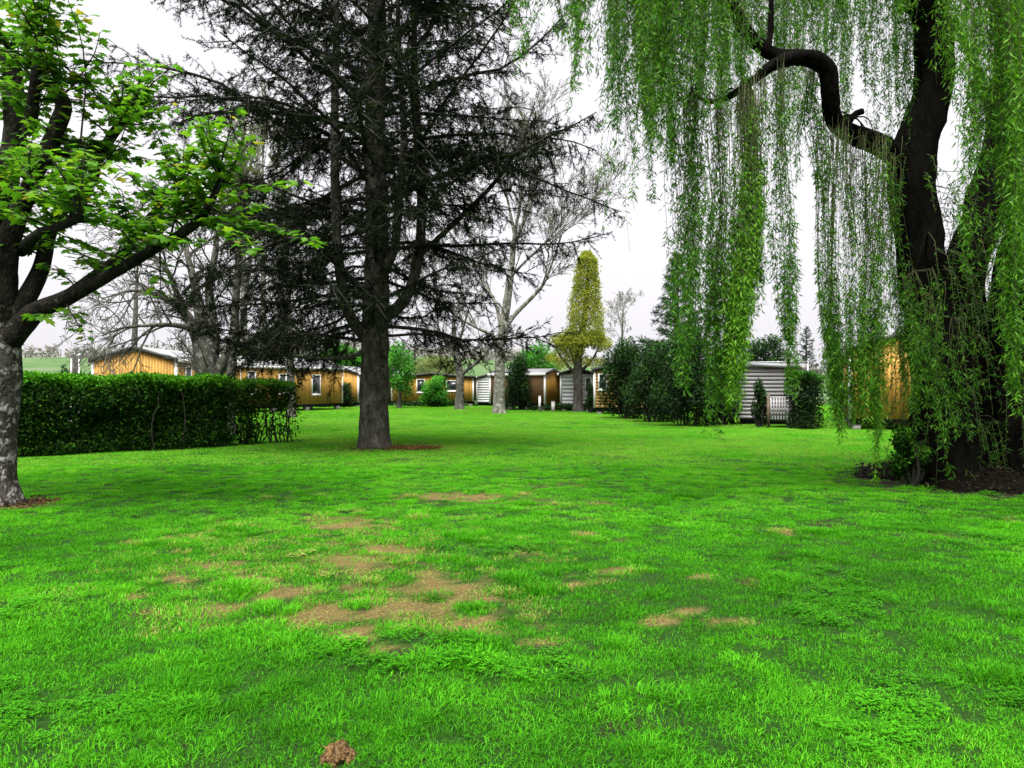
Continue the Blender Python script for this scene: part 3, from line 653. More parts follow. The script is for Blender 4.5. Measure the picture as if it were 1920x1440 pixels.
# ------------------------------------------------------------------ the pollarded maple at the left edge
def maple():
    rng = np.random.default_rng(5); D = MAPLE_XY[1]; b = base(*MAPLE_XY); o = np.array(b)
    t = thing('maple_tree', 'pollarded maple with lichen spotted trunk and fresh green leaves at the lawn edge', 'tree', b)
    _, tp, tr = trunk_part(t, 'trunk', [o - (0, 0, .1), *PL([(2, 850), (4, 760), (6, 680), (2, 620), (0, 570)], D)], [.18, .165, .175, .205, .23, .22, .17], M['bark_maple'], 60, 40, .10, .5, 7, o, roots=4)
    limbs = [([(15, 640, 10.2), (60, 590, 10.1), (110, 566, 10.0), (170, 535, 9.9), (250, 490, 9.8), (310, 455, 9.7), (365, 420, 9.6), (395, 378, 9.55), (412, 338, 9.5)], [.17, .115, .085, .068, .055, .042]),
             ([(120, 560, 10.0), (185, 510, 10.2), (240, 465, 10.4), (258, 432, 10.5), (290, 395, 10.6), (335, 358, 10.7)], [.08, .06, .045, .03]),
             ([(10, 620, 10.2), (70, 520, 10.4), (92, 440, 10.5), (125, 375, 10.5), (170, 338, 10.5), (182, 300, 10.5), (212, 250, 10.5), (240, 216, 10.5)], [.17, .12, .095, .08, .07, .06]),
             ([(0, 600, 10.2), (15, 460, 10.1), (50, 360, 10.0), (92, 270, 9.9), (118, 205, 9.9), (112, 182, 9.9)], [.22, .16, .13, .11, .10, .095]),
             ([(-5, 560, 10.2), (0, 400, 10.5), (25, 260, 10.6), (24, 170, 10.6), (16, 98, 10.6)], [.24, .2, .16, .14, .13]),
             ([(55, 250, 10.0), (62, 180, 9.8), (74, 88, 9.7)], [.09, .07, .06]),
             ([(-10, 560, 10.2), (-120, 470, 10.0), (-220, 380, 9.8), (-260, 250, 9.7)], [.22, .16, .12, .09]),
             ([(0, 500, 10.2), (-60, 330, 11.0), (-90, 180, 11.4), (-80, 60, 11.6)], [.2, .15, .12, .1]),
             ([(40, 470, 10.3), (70, 440, 9.6), (110, 425, 9.1), (150, 408, 8.8)], [.09, .07, .055, .045])]
    shoots = []; segs = []
    for k, (pp, r) in enumerate(limbs):
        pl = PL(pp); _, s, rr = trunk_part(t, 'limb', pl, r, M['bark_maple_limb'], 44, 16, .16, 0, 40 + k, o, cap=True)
        for j in range((30, 18, 26, 24, 20, 8, 14, 12, 12)[k]):
            u = .22 + .78 * rng.random() ** .7; i = int(u * 43); d = rng.normal(0, 1, 3); d[2] = abs(d[2]) * .8 + .25; shoots.append((s[i], nrm(d), rng.uniform(.45, 1.15), rr[i]))
        for j in range(7):
            d = nrm(np.array([rng.normal(0, .6), rng.normal(0, .6), 1])); shoots.append((s[-1], d, rng.uniform(.5, 1.1), rr[-1]))
    # long shoots seen in the photograph
    for a, c in (((150, 270, 10.0), (152, -40, 9.9)), ((118, 210, 9.9), (122, -20, 9.8)), ((60, 230, 9.9), (66, 40, 9.9)), ((412, 340, 9.5), (545, 322, 9.2)), ((390, 390, 9.6), (600, 402, 9.2)), ((400, 372, 9.5), (470, 250, 9.4)), ((385, 392, 9.6), (505, 470, 9.1)),
                 ((170, 338, 10.5), (290, 205, 10.3)), ((335, 360, 10.7), (400, 250, 10.5)), ((240, 218, 10.5), (330, 225, 10.3)), ((120, 560, 10), (150, 640, 9.6)), ((60, 590, 10.1), (110, 615, 9.7)), ((212, 250, 10.5), (262, 110, 10.4)), ((300, 460, 9.7), (330, 560, 9.5)), ((90, 100, 9.9), (240, 200, 10)), ((365, 420, 9.6), (500, 420, 9.3)), ((20, 300, 10), (100, 110, 9.7))):
        A, C = P(*a), P(*c); shoots.append((A, nrm(C - A), float(np.linalg.norm(C - A)), .03))
    T = Tubes(); LP, LD, LU = [], [], []
    for p0, d, L, r0 in shoots:
        n = 7; pts = [p0]; dd = d.copy()
        for i in range(n): dd = nrm(dd + rng.normal(0, .10, 3) + (0, 0, -.02)); pts.append(pts[-1] + dd * L / n)
        pts = np.array(pts); T.add(pts, np.linspace(min(.016, r0 * .5), .004, n + 1), 4)
        m = int(L * 15) + 2
        for k in range(m):
            u = .18 + .82 * (k + .5) / m; q = u * n; i = min(int(q), n - 1); p = pts[i] + (pts[i + 1] - pts[i]) * (q - i); ax = nrm(pts[i + 1] - pts[i])
            az = k * 1.57 + rng.normal(0, .3)
            for s_ in (0, math.pi):
                out = np.array([math.cos(az + s_), math.sin(az + s_), 0]); pet = rng.uniform(.04, .13)
                q0 = p + (out * .9 + ax * .25) * pet; T.add(np.array([p, q0]), [.003, .002], 3)
                LP.append(q0); LD.append(out * rng.uniform(.6, 1) + np.array([0, 0, rng.uniform(-.55, .1)]) + rng.normal(0, .15, 3)); LU.append(np.array([0, 0, 1]) + rng.normal(0, .22, 3))
    T.build('shoots', M['twig_dark'], t, 'stuff', True, o)
    LP, LD, LU = np.array(LP), nrm(np.array(LD)), np.array(LU); sz = rng.uniform(.065, .155, len(LP)); tn = rng.beta(2.2, 2.4, len(LP)) * .82; tn[rng.random(len(tn)) < .035] = 1
    # 300 leaves that show largest are parts of their own
    px = CX + F * LP[:, 0] / LP[:, 1]; py = HZ - F * (LP[:, 2] - EYE) / LP[:, 1]
    vis = (px > 0) & (px < 640) & (py > 0) & (py < 700); score = np.where(vis, sz / LP[:, 1], 0); pick = np.argsort(-score)[:300]; rest = np.setdiff1d(np.arange(len(LP)), pick)
    Lv = Leaves(); Lv.add(*MAPLE, LP[rest], LD[rest], LU[rest], sz[rest], tn[rest]); Lv.build('crown', M['maple_leaf'], t, 'stuff', o)
    shades = [mesh_data('leaf', MAPLE[0], None, MAPLE[1], M['maple_leaf'], False, {'tint': np.full(len(MAPLE[0]), v)}) for v in (.15, .35, .5, .65, .85)]
    for i in pick:
        x = LD[i]; z = LU[i] - x * np.dot(LU[i], x); z = nrm(z); y = np.cross(z, x)
        lf = bpy.data.objects.new('leaf', shades[int(rng.integers(0, 5))]); link(lf, t)
        m4 = Matrix.Identity(4)
        for a in range(3): m4[a][0], m4[a][1], m4[a][2], m4[a][3] = x[a] * sz[i], y[a] * sz[i], z[a] * sz[i], LP[i][a] - o[a]
        lf.matrix_basis = m4
maple()

# ------------------------------------------------------------------ the weeping willow at the right
def willow():
    rng = np.random.default_rng(21); b = base(*WILLOW); o = np.array(b)
    t = thing('willow_tree', 'weeping willow with black twisted trunks and long hanging green strands', 'tree', b)
    limbs = [([(1775, 935, 12.5), (1770, 800, 12.5), (1762, 680, 12.5), (1738, 560, 12.5), (1722, 440, 12.5), (1712, 340, 12.5), (1722, 260, 12.5), (1748, 170, 12.5), (1752, 80, 12.4), (1738, -20, 12.3), (1725, -140, 12.2), (1700, -260, 12)], [.62, .50, .46, .40, .36, .36, .34, .31, .29, .27, .22, .12], .28, 'trunk'),
             ([(1865, 930, 12.9), (1822, 760, 12.8), (1805, 620, 12.8), (1812, 500, 12.8), (1848, 400, 12.9), (1880, 280, 13), (1896, 150, 13), (1908, 0, 13), (1925, -200, 13)], [.6, .45, .34, .33, .33, .31, .28, .26, .15], .25, 'trunk'),
             ([(1930, 925, 12.4), (1900, 740, 12.4), (1900, 560, 12.3), (1935, 420, 12.2), (1990, 250, 12), (2040, 0, 11.8), (2100, -150, 11.5)], [.6, .42, .34, .32, .28, .22, .12], .25, 'trunk'),
             ([(1712, 330, 12.5), (1668, 282, 12.3), (1600, 250, 12.0), (1562, 222, 11.8), (1556, 172, 11.6), (1550, 130, 11.5), (1512, 108, 11.3), (1455, 120, 11.1), (1400, 160, 10.9), (1345, 190, 10.7), (1300, 180, 10.6)], [.18, .165, .155, .15, .145, .135, .11, .08, .06, .045, .02], 0, 'limb'),
             ([(1500, 108, 11.3), (1445, 98, 11.2), (1405, 65, 11.1), (1380, 20, 11.0), (1365, -40, 10.9), (1320, -130, 10.6), (1240, -200, 10.2), (1120, -190, 9.9), (1040, -130, 9.7)], [.11, .095, .08, .07, .06, .05, .04, .025], 0, 'limb'),
             ([(1440, 100, 11.2), (1446, 40, 11.3), (1442, -40, 11.4), (1400, -150, 11.5)], [.05, .04, .03, .02], 0, 'limb'),
             ([(1735, -30, 12.3), (1640, -160, 11.3), (1520, -260, 10.4), (1380, -290, 9.7), (1240, -240, 9.2)], [.18, .12, .09, .06, .03], 0, 'limb'),
             ([(1725, -120, 12.2), (1600, -300, 12.8), (1450, -330, 13.6), (1300, -280, 14.4)], [.16, .12, .08, .03], 0, 'limb'),
             ([(1896, 120, 13), (1840, -100, 11.6), (1780, -260, 10.0), (1720, -330, 8.8)], [.16, .12, .08, .03], 0, 'limb'),
             ([(1905, 0, 13), (1860, -180, 14.2), (1760, -230, 15.6), (1640, -190, 16.6)], [.15, .11, .07, .03], 0, 'limb'),
             ([(1990, 250, 12), (2000, 0, 10.5), (1960, -250, 9.2), (1900, -420, 8.2)], [.15, .11, .07, .03], 0, 'limb'),
             ([(1880, 300, 13), (1860, 210, 13.5), (1800, 60, 14.5), (1700, -60, 15.5)], [.10, .08, .06, .03], 0, 'limb')]
    nodes = []
    for k, (pp, r, fl, nm) in enumerate(limbs):
        _, s, rr = trunk_part(t, nm, PL(pp), r, M['bark_willow'], 90 if nm == 'trunk' else 60, 28 if nm == 'trunk' else 16, .2 if nm == 'trunk' else .34, fl, 60 + k, o, ridges=9 if nm == 'trunk' else 0)
        if nm == 'limb' or k == 0: nodes.append(s[len(s) // 3:])
    nodes = np.concatenate(nodes)
    # stub on the bent limb
    trunk_part(t, 'limb', PL([(1585, 240, 12), (1602, 215, 11.9), (1618, 208, 11.9)]), [.06, .05, .05], M['bark_willow'], 8, 10, .1, 0, 99, o, cap=True)
    # bundles: photo x, top row, bottom row, depth, strands, spread
    # (photo x, top row, bottom row, depth, strands, spread, how far the leaves gather at the lower end)
    B = [(1000, -160, 110, 9.8, 12, .14, 1), (1025, -150, 150, 9.9, 12, .10, 1), (1050, -150, 190, 9.8, 12, .10, 1), (1085, -150, 240, 9.6, 16, .10, 1), (1105, -140, 130, 10.2, 10, .12, 1), (1130, -150, 180, 9.9, 8, .10, 1), (1160, -170, 340, 10.0, 6, .08, 1), (1190, -170, 520, 10.2, 4, .06, 1), (1165, -160, 470, 10.4, 4, .06, 1),
         (1200, -180, 400, 9.8, 12, .08, .8), (1215, -170, 340, 9.5, 12, .09, .8), (1150, -160, 300, 10.4, 7, .09, 1), (1245, -170, 330, 9.9, 12, .09, .8), (1275, -170, 290, 9.6, 16, .11, .9), (1312, -170, 430, 9.9, 16, .08, .8), (1350, -170, 390, 10.4, 14, .08, .8), (1385, 0, 400, 10.6, 14, .07, .8), (1265, -150, 420, 11.5, 8, .1, 1),
         # long bright cascades
         (1292, 190, 750, 10.0, 20, .10, .35), (1282, 190, 640, 10.1, 12, .12, .4), (1302, 185, 560, 10.2, 12, .08, .5), (1350, 200, 795, 10.2, 20, .10, .30), (1335, 195, 720, 10.3, 10, .10, .35),
         (1395, 180, 745, 10.2, 30, .12, .36), (1412, 175, 765, 10.1, 28, .10, .34), (1405, 170, 600, 10.4, 20, .08, .42), (1428, 160, 720, 10.4, 14, .07, .38), (1470, 130, 805, 10.9, 15, .05, .30), (1466, 130, 640, 11.0, 7, .07, .5),
         (1520, 120, 470, 11.6, 16, .05, .7), (1512, 120, 380, 11.7, 12, .05, .7), (1440, 130, 400, 11.4, 6, .08, .8), (1555, 240, 500, 12.4, 6, .08, .8), (1590, 255, 520, 12.2, 8, .08, .7), (1625, 265, 600, 12.0, 10, .10, .6), (1662, 280, 540, 12.2, 11, .09, .6),
         (1545, 240, 800, 11.7, 20, .12, .24), (1568, 245, 840, 11.6, 18, .09, .22), (1588, 250, 855, 11.6, 13, .06, .22), (1622, 255, 810, 11.8, 18, .10, .24), (1643, 270, 865, 11.7, 18, .09, .22), (1668, 290, 780, 11.9, 14, .08, .26), (1603, 250, 890, 11.4, 4, .04, .3), (1655, 280, 880, 11.4, 4, .04, .3),
         (1712, 520, 870, 11.4, 14, .14, .6), (1745, 560, 900, 11.2, 12, .12, .6), (1790, 600, 860, 11.3, 10, .16, .6),
         (1700, -150, 60, 10.6, 12, .10, .8), (1772, -180, 270, 9.5, 12, .07, .7), (1790, -160, 190, 11.6, 16, .10, .8), (1822, -190, 540, 8.8, 16, .09, .6), (1850, -180, 440, 9.4, 14, .10, .7), (1815, -160, 420, 13.6, 14, .14, .8), (1840, 100, 560, 14.0, 9, .14, .8),
         (1872, -180, 810, 9.0, 14, .08, .55), (1888, -200, 850, 8.7, 12, .08, .5), (1905, -200, 690, 8.4, 10, .10, .6), (1890, -180, 560, 9.6, 10, .12, .7), (1925, -200, 880, 9.2, 18, .16, .6), (1960, -200, 850, 9.4, 24, .25, .7), (1950, -200, 500, 8.6, 16, .25, .8), (2030, -200, 850, 9.5, 24, .35, .7), (2080, -200, 800, 10, 20, .35, .7)]
    for k in range(92):       # many narrow strands of uneven length all over the crown
        x = 1150 + 560 * (k + rng.random()) / 92; front = rng.random() < .5 and x < 1330
        B.append((x, rng.uniform(-220, -120), (rng.uniform(150, 470) if x < 1500 else rng.uniform(80, 420)), rng.uniform(8.8, 11) if front else rng.uniform(11.8, 16), int(rng.integers(4, 11)), rng.uniform(.05, .12), rng.uniform(.6, 1.0)))
    TB = Tubes(); S = Tubes(); LP, LD, LT = [], [], []
    for (x, y0, y1, D, ns, sg, gather) in B:
        top = P(x, y0, D); bot = P(x, y1, D)
        near = nodes[np.argmin(np.linalg.norm((nodes - top) * (1, 1, .6), axis=1))]
        mid = (near + top) / 2 + (0, 0, .25 * np.linalg.norm(near - top) * .5 + .1)
        gap_ = np.linalg.norm(near - top); mid = mid + rng.normal(0, .12 * min(gap_, 1.5), 3); br = spline([near, mid, top], 10); r0_ = .010 + .022 * min(1, gap_ / 2.5); TB.add(br, np.linspace(r0_, .006, 10), 5)
        H = top[2] - bot[2]
        ns = int(ns * (1.12 if gather < .5 else 1.08)); bsw = rng.normal(0, .10, 2); bph = rng.uniform(0, 6.28); btint = rng.normal(.0, .13) - (.14 if D > 11.8 else 0)
        for k in range(ns):
            off = np.array([rng.normal(0, sg), rng.normal(0, sg * 1.2)]); n = 9; far_off = min(1, np.linalg.norm(off) / (2.2 * sg))
            st = top + np.array([off[0], off[1], rng.uniform(-.3, .25)])
            ln = H * ((1.03 - .42 * far_off ** 1.3) * (rng.uniform(.80, 1.0) if rng.random() < .75 else rng.uniform(.4, .85)) if gather > .5 else (1.05 - .22 * far_off ** 1.3) * rng.uniform(.78, 1.0))
            u = np.linspace(0, 1, n)[:, None]; sw = bsw + rng.normal(0, .035, 2); ph = bph + rng.normal(0, .5); cv = -.30 * u ** 2
            pts = st + np.concatenate([off[0] * cv + sw[0] * u ** 1.5 * 1.3 + .05 * np.sin(u * 7 + ph), off[1] * cv + sw[1] * u ** 1.5 * 1.3 + .05 * np.cos(u * 6 + ph), -ln * u], 1)
            pts = np.vstack([(br[-2] * .5 + br[-1] * .5) if np.linalg.norm(st - top) < 1.2 else st, pts])
            S.add(pts, np.linspace(.0045, .0018, n + 1), 3)
            m = int(ln * rng.uniform(36, 48)); kn = max(3, int(ln * 9)); tt = np.clip(.05 + .95 * rng.random(kn)[rng.integers(0, kn, m)] ** np.where(rng.random(m) < .25, 1.0, gather) + rng.normal(0, .012, m), 0, 1); q = 1 + tt * (n - 1); i = np.minimum(q.astype(int), n - 1); f = (q - i)[:, None]
            LP.append(pts[i] * (1 - f) + pts[i + 1] * f + rng.normal(0, .022, (m, 3)))
            az = rng.uniform(0, 6.28, m); sl = rng.uniform(.35, 1.0, m); d = np.stack([np.cos(az) * sl, np.sin(az) * sl, -np.ones(m) * rng.uniform(.25, 1.1, m)], 1); LD.append(nrm(d)); LT.append(np.clip(rng.normal(.55, .2, m) + btint, 0, 1))
    # leafy suckers round the trunks
    for k in range(430):
        c = limbs[rng.integers(0, 3)][0]; s = spline(PL(c), 40); i = int(rng.uniform(0, 22)); az = rng.uniform(0, 6.28); r = rng.uniform(.4, .75)
        p0 = s[i] + np.array([math.cos(az) * r, math.sin(az) * r, 0]); ln = rng.uniform(.4, 1.3); p1 = p0 + np.array([math.cos(az) * .25, math.sin(az) * .25, -ln])
        if p1[2] < .12: p1[2] = .12
        pts = spline([s[i], p0, p1], 6); S.add(pts, np.linspace(.007, .003, 6), 3)
        m = int(ln * 36); tt = rng.random(m); q = 2 + tt * 3; i = np.minimum(q.astype(int), 4); f = (q - i)[:, None]; LP.append(pts[i] * (1 - f) + pts[i + 1] * f)
        d = rng.normal(0, .7, (m, 3)); d[:, 2] -= .5; LD.append(nrm(d)); LT.append(np.clip(rng.normal(.14, .14, m) + .5 * (k % 5 == 0), 0, 1))
    TB.build('branches', M['bark_willow'], t, 'stuff', True, o); S.build('hanging_twigs', M['twig_willow'], t, 'stuff', True, o)
    LP, LD, LT = np.concatenate(LP), np.concatenate(LD), np.concatenate(LT); N_ = len(LP); Lv = Leaves()
    Lv.add(*NARROW, LP, LD, rng.normal(0, 1, (N_, 3)), rng.uniform(.055, .115, N_), LT); Lv.build('crown', M['willow_leaf'], t, 'stuff', o)
    return N_
n_willow = willow()
def mound():
    rng = np.random.default_rng(8); c = np.array([8.55, 12.9]); na, nr = 48, 14; V = []
    for i in range(nr):
        for j in range(na):
            a = 2 * np.pi * j / na; u = i / (nr - 1); R = 2.6 * (1 + .22 * math.sin(3 * a + 1) + .12 * math.sin(7 * a)) * u
            x, y = c[0] + R * math.cos(a), c[1] + R * math.sin(a) * .75; h = .42 * (1 - u * u) ** 1.3 * (1 + .5 * (vnoise(x * 3, y * 3, 5) - .5)); V.append((x, y, float(gh(x, y)) + h - .03 * u))
    V = np.array(V); i = np.arange(nr - 1)[:, None] * na; j = np.arange(na)[None]; Q = np.stack([i + j, i + (j + 1) % na, i + na + (j + 1) % na, i + na + j], -1).reshape(-1, 4)
    o = np.array([c[0], c[1], 0.0]); m = mesh_obj('earth_mound', V, Q[::1, ::-1], None, M['soil'], None, True, None, o); tag(m, 'low dark earth mound round the foot of the willow', 'mound')
    k = rng.choice(len(V), 5200); p = V[k] + rng.normal(0, .09, (5200, 3)); p[:, 2] = V[k][:, 2] + abs(rng.normal(0, .03, 5200)); d = rng.normal(0, 1, (5200, 3)); d[:, 2] *= .4
    Lv = Leaves(); Lv.add(*LEAF2, p, d, rng.normal(0, .5, (5200, 3)) + (0, 0, 1), rng.uniform(.04, .09, 5200), rng.random(5200)); Lv.build('leaf_litter', M['mould'], m, 'stuff', o)
mound()

# ------------------------------------------------------------------ hedges and shrubs
def leaf_mass(pos, rng, size, tint, Lv, tpl=LEAF2, out=None):
    n = len(pos); d = rng.normal(0, 1, (n, 3)); up = rng.normal(0, .8, (n, 3)) + (0, 0, .8)
    if out is not None: up = up + out * 1.2
    Lv.add(*tpl, pos, d, up, rng.uniform(.7, 1.3, n) * size, tint)
def hedge(label, a, b, h0, h1, depth, n, size, name='hedge', gap=True, mat='hedge_leaf', seed=1, stems=True, thin=None):
    rng = np.random.default_rng(seed); a, b = np.array(a, float), np.array(b, float); L = np.linalg.norm(b - a); ax = (b - a) / L; nv = np.array([-ax[1], ax[0]])
    o = np.array(base(*a)); t = thing(name, label, 'hedge', tuple(o))
    u = rng.random(n); v = rng.random(n); w_ = rng.random(n)
    # most leaves near the skin
    face = rng.random(n); v = np.where(face < .38, rng.beta(1, 5, n), np.where(face < .55, rng.beta(5, 1, n), v)); w_ = np.where((face >= .55) & (face < .74), 1 - rng.beta(1, 7, n), w_ ** 1.05)
    ht = h0 + (h1 - h0) * u + (fbm(u * L * 1.1, v * 2, seed, 3) - .5) * .28
    x = a[0] + ax[0] * u * L; y = a[1] + ax[1] * u * L
    wob = (fbm(u * L * 1.3, w_ * 3, seed + 5, 3) - .5) * .5
    off = (v - .5) * depth * (1 - .18 * w_ ** 4) + wob
    pos = np.stack([x + nv[0] * off, y + nv[1] * off, .06 + w_ * ht], 1); pos[:, 2] += gh(pos[:, 0], pos[:, 1])
    keep = np.ones(n, bool)
    if gap:
        g = fbm(u * L * 1.6, w_ * 2.6, seed + 30, 3); keep &= ~((w_ < .34) & (g > .62 + w_ * .5))
    if thin is not None: keep &= ~((u > thin) & (w_ < .55) & (rng.random(n) < .62)) & ~((u > thin) & (rng.random(n) < .3))
    pos = pos[keep]; w2, v2 = w_[keep], v[keep]
    # light from above painted into the tint: leaves brighten at the clipped top
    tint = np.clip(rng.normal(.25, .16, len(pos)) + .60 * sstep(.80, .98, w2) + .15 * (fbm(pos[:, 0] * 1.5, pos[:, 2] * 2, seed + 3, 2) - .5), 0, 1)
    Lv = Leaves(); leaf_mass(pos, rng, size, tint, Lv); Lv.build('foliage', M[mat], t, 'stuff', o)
    if stems:
        T = Tubes()
        for k in range(int(L * 16)):
            uu = rng.random(); c = a + ax * uu * L + nv * rng.normal(0, depth * .2); z = float(gh(c[0], c[1])); pts = [np.array([c[0], c[1], z - .05])]
            for j in range(5): pts.append(pts[-1] + np.array([rng.normal(0, .07), rng.normal(0, .07), (h0 * .82) / 5]))
            T.add(np.array(pts), np.linspace(.022, .006, 6), 4)
        T.build('stems', M['twig_dark'], t, 'stuff', True, o)
    return t
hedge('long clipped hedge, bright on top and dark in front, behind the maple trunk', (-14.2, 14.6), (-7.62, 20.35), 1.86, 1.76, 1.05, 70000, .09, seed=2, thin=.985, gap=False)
hedge('looser ragged hedge bush at the free right end of the long hedge', (-7.55, 20.45), (-6.3, 21.65), 1.74, 1.62, 1.0, 9500, .085, seed=6, thin=.25)
hedge('lower clipped hedge showing just above the long hedge, below the dark gabled home', G(150, 30), G(332, 31), 2.02, 1.98, .9, 9000, .10, seed=3, gap=False, stems=False)
hedge('small square clipped hedge between the slatted deck and the willow curtain', G(1484, 28.3), G(1535, 27.6), 2.05, 2.0, 1.2, 9000, .085, seed=4, gap=False, mat='bush_leaf')

def shrub(label, px, D, wpx, top, n, size, mat='bush_leaf', name='shrub', cat='shrub', seed=1, bottom=None, lumps=7, taper=.5, stems=10, depth=None, tintm=.4, dense=True):
    """a shrub wpx photo pixels wide whose crown reaches photo row top"""
    rng = np.random.default_rng(seed); x, y = G(px, D); o = np.array(base(x, y)); t = thing(name, label, cat, tuple(o))
    R = wpx / F * D / 2; H = EYE + (HZ - top) / F * D - o[2]; dz = depth or R; lo = .05 if bottom is None else bottom
    # lumps of foliage
    pos, outv = [], []
    for k in range(lumps):
        u = (k + .5) / lumps; z = lo + (H - lo) * (.12 + .80 * u); wR = R * (1 - taper * u ** 1.6) * .62; a = k * 2.4 + rng.random()
        c = np.array([x + math.cos(a) * wR * .75, y + math.sin(a) * dz / R * wR * .75, z]); r = np.array([R * .58 * (1 - .5 * taper * u), dz * .58 * (1 - .5 * taper * u), (H - lo) * (.24 if lumps > 4 else .4)])
        m = n // lumps; d = nrm(rng.normal(0, 1, (m, 3))); rr = 1 - rng.beta(1, 3.2, m); rr *= 1 + .35 * (fbm(d[:, 0] * 2 + k, d[:, 2] * 2 + d[:, 1], seed + k, 2) - .5)
        pos.append(c + d * rr[:, None] * r); outv.append(d)
    pos, outv = np.concatenate(pos), np.concatenate(outv); g = gh(pos[:, 0], pos[:, 1]); ok = (pos[:, 2] > g + .04) & (pos[:, 2] < o[2] + H * 1.06); pos, outv = pos[ok], outv[ok]
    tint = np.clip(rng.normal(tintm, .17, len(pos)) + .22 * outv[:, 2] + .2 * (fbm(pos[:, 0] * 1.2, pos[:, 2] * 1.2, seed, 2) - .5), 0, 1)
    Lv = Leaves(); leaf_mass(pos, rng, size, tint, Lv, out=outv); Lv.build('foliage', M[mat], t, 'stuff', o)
    if stems:
        T = Tubes()
        for k in range(stems):
            a = rng.uniform(0, 6.28); p0 = o + (math.cos(a) * R * .2, math.sin(a) * R * .2, -.05); p1 = o + np.array([math.cos(a) * R * .55, math.sin(a) * R * .55, H * rng.uniform(.55, .85)]); pm = (p0 + p1) / 2 + rng.normal(0, .08, 3)
            T.add(spline([p0, pm, p1], 8), np.linspace(.035, .01, 8), 5)
        T.build('stems', M['twig_dark'], t, 'stuff', True, o)
    return t
G1 = 'shrubs along the far edge of the lawn'
SH = [('round dark clipped shrub in front of the small orange gabled home, left of the two', 605, 57.0, 42, 722, 4200, .13, 'bush_leaf', 31, .3),
      ('round dark clipped shrub touching the white corner post of the small orange home', 642, 57.0, 46, 720, 4600, .13, 'bush_leaf', 32, .3),
      ('fresh green rounded shrub in front of the long low orange home', 815, 57.5, 58, 708, 5200, .15, 'fresh_leaf', 33, .25),
      ('dark evergreen shrub right of the pale plane tree trunk', 972, 50.0, 62, 668, 6500, .14, 'bush_leaf', 34, .45),
      ('mixed dark shrub left of the low deck fence', 1000, 52.0, 50, 690, 4200, .14, 'bush_leaf', 35, .45),
      ('small dark conical shrub in front of the white boarded home with the narrow window', 1108, 45.0, 24, 722, 2000, .11, 'bush_leaf', 36, .7),
      ('tall dark shrub at the corner of the ochre boarded home', 1166, 37.0, 92, 640, 11000, .12, 'bush_leaf', 37, .35),
      ('dense dark shrub in the middle of the far right thicket', 1222, 33.5, 112, 648, 13000, .11, 'bush_leaf', 38, .35),
      ('largest black green evergreen shrub left of the hanging willow strands', 1288, 30.0, 150, 612, 19000, .10, 'bush_leaf', 39, .4),
      ('dark shrub with reddish tips below the brightest willow strand', 1352, 31.0, 84, 650, 8000, .10, 'bush_leaf', 40, .4),
      ('leafy young shrub growing on the earth mound beside the willow', 1705, 12.0, 76, 808, 1900, .07, 'hedge_leaf', 41, .3),
      ('leafy shrub at the picture edge behind the willow trunks', 1925, 15.0, 150, 690, 7000, .08, 'bush_leaf', 42, .3),
      ('small shrub in front of the slatted deck of the pale grey home', 1425, 29.3, 36, 715, 2500, .09, 'bush_leaf', 43, .4),
      ('dark round bush beside the closed grey parasol, behind the hedge', 124, 34.0, 26, 690, 1800, .10, 'bush_leaf', 44, .4)]
for (lb, px, D, wp, top, n, sz, mt, sd, tp_) in SH:
    shrub(lb, px, D, wp, top, n, sz, mt, seed=sd, taper=tp_, lumps=9 if n > 4000 else 5)
shrub('low dark green weeds along the back of the lawn under the long orange home', 800, 58.5, 150, 752, 2600, .12, 'bush_leaf', seed=51, stems=0, depth=.5, lumps=9, taper=0)
shrub('low dark growth along the foot of the white and orange homes', 1070, 47.5, 170, 757, 3000, .11, 'bush_leaf', seed=52, stems=0, depth=.5, lumps=9, taper=0)

def conifer(label, px, D, wpx, top, n, seed, mat='needles_far', group=None):
    rng = np.random.default_rng(seed); x, y = G(px, D); o = np.array(base(x, y)); t = thing('spruce_tree', label, 'tree', tuple(o), 0, group)
    R = wpx / F * D / 2; H = EYE + (HZ - top) / F * D - o[2]
    trunk_part(t, 'trunk', [o - (0, 0, .1), o + (0, 0, H * .5), o + (0, 0, H)], [.028 * H, .015 * H, .01], M['bark_cedar'], 14, 8, .05, .2, seed, o)
    SP, SD, SS, tw = [], [], [], []
    nb = int(H * 9)
    for k in range(nb):
        z = H * (.08 + .9 * k / nb); L = R * (1 - (z / H) ** 1.15) * rng.uniform(.75, 1.15) + .12; a = k * 2.4
        d = np.array([math.cos(a), math.sin(a), -.12 + .5 * (z / H)]); pts = [o + (0, 0, z)]
        for j in range(5): d = nrm(d + rng.normal(0, .06, 3) + (0, 0, .03)); pts.append(pts[-1] + d * L / 5)
        pts = np.array(pts); tw.append((pts, np.linspace(.03, .008, 6), 2)); m = max(3, int(n / nb)); q = rng.random(m) ** .8 * 5; i = np.minimum(q.astype(int), 4); f = (q - i)[:, None]
        SP.append(pts[i] * (1 - f) + pts[i + 1] * f); dd = nrm(pts[i + 1] - pts[i]) * .6 + rng.normal(0, .55, (m, 3)); dd[:, 2] -= .15; SD.append(nrm(dd)); SS.append(rng.uniform(.25, .5, m) * (.4 + .6 * L / R))
    tubes_of(tw, 'branches', M['twig_dark'], t, 0, 'stuff', origin=o); SP, SD, SS = map(np.concatenate, (SP, SD, SS))
    Lv = Leaves(); Lv.add(*SPRAY, SP, SD, rng.normal(0, .3, SP.shape) + (0, 0, 1), SS, rng.beta(2, 2.5, len(SP))); Lv.build('crown', M[mat], t, 'stuff', o)
conifer('dark spruce rising behind the far right shrubs', 1270, 36, 200, 470, 4200, 71)
conifer('pale distant conifer seen through the willow strands above the roof rail', 1512, 62, 70, 610, 1200, 72)
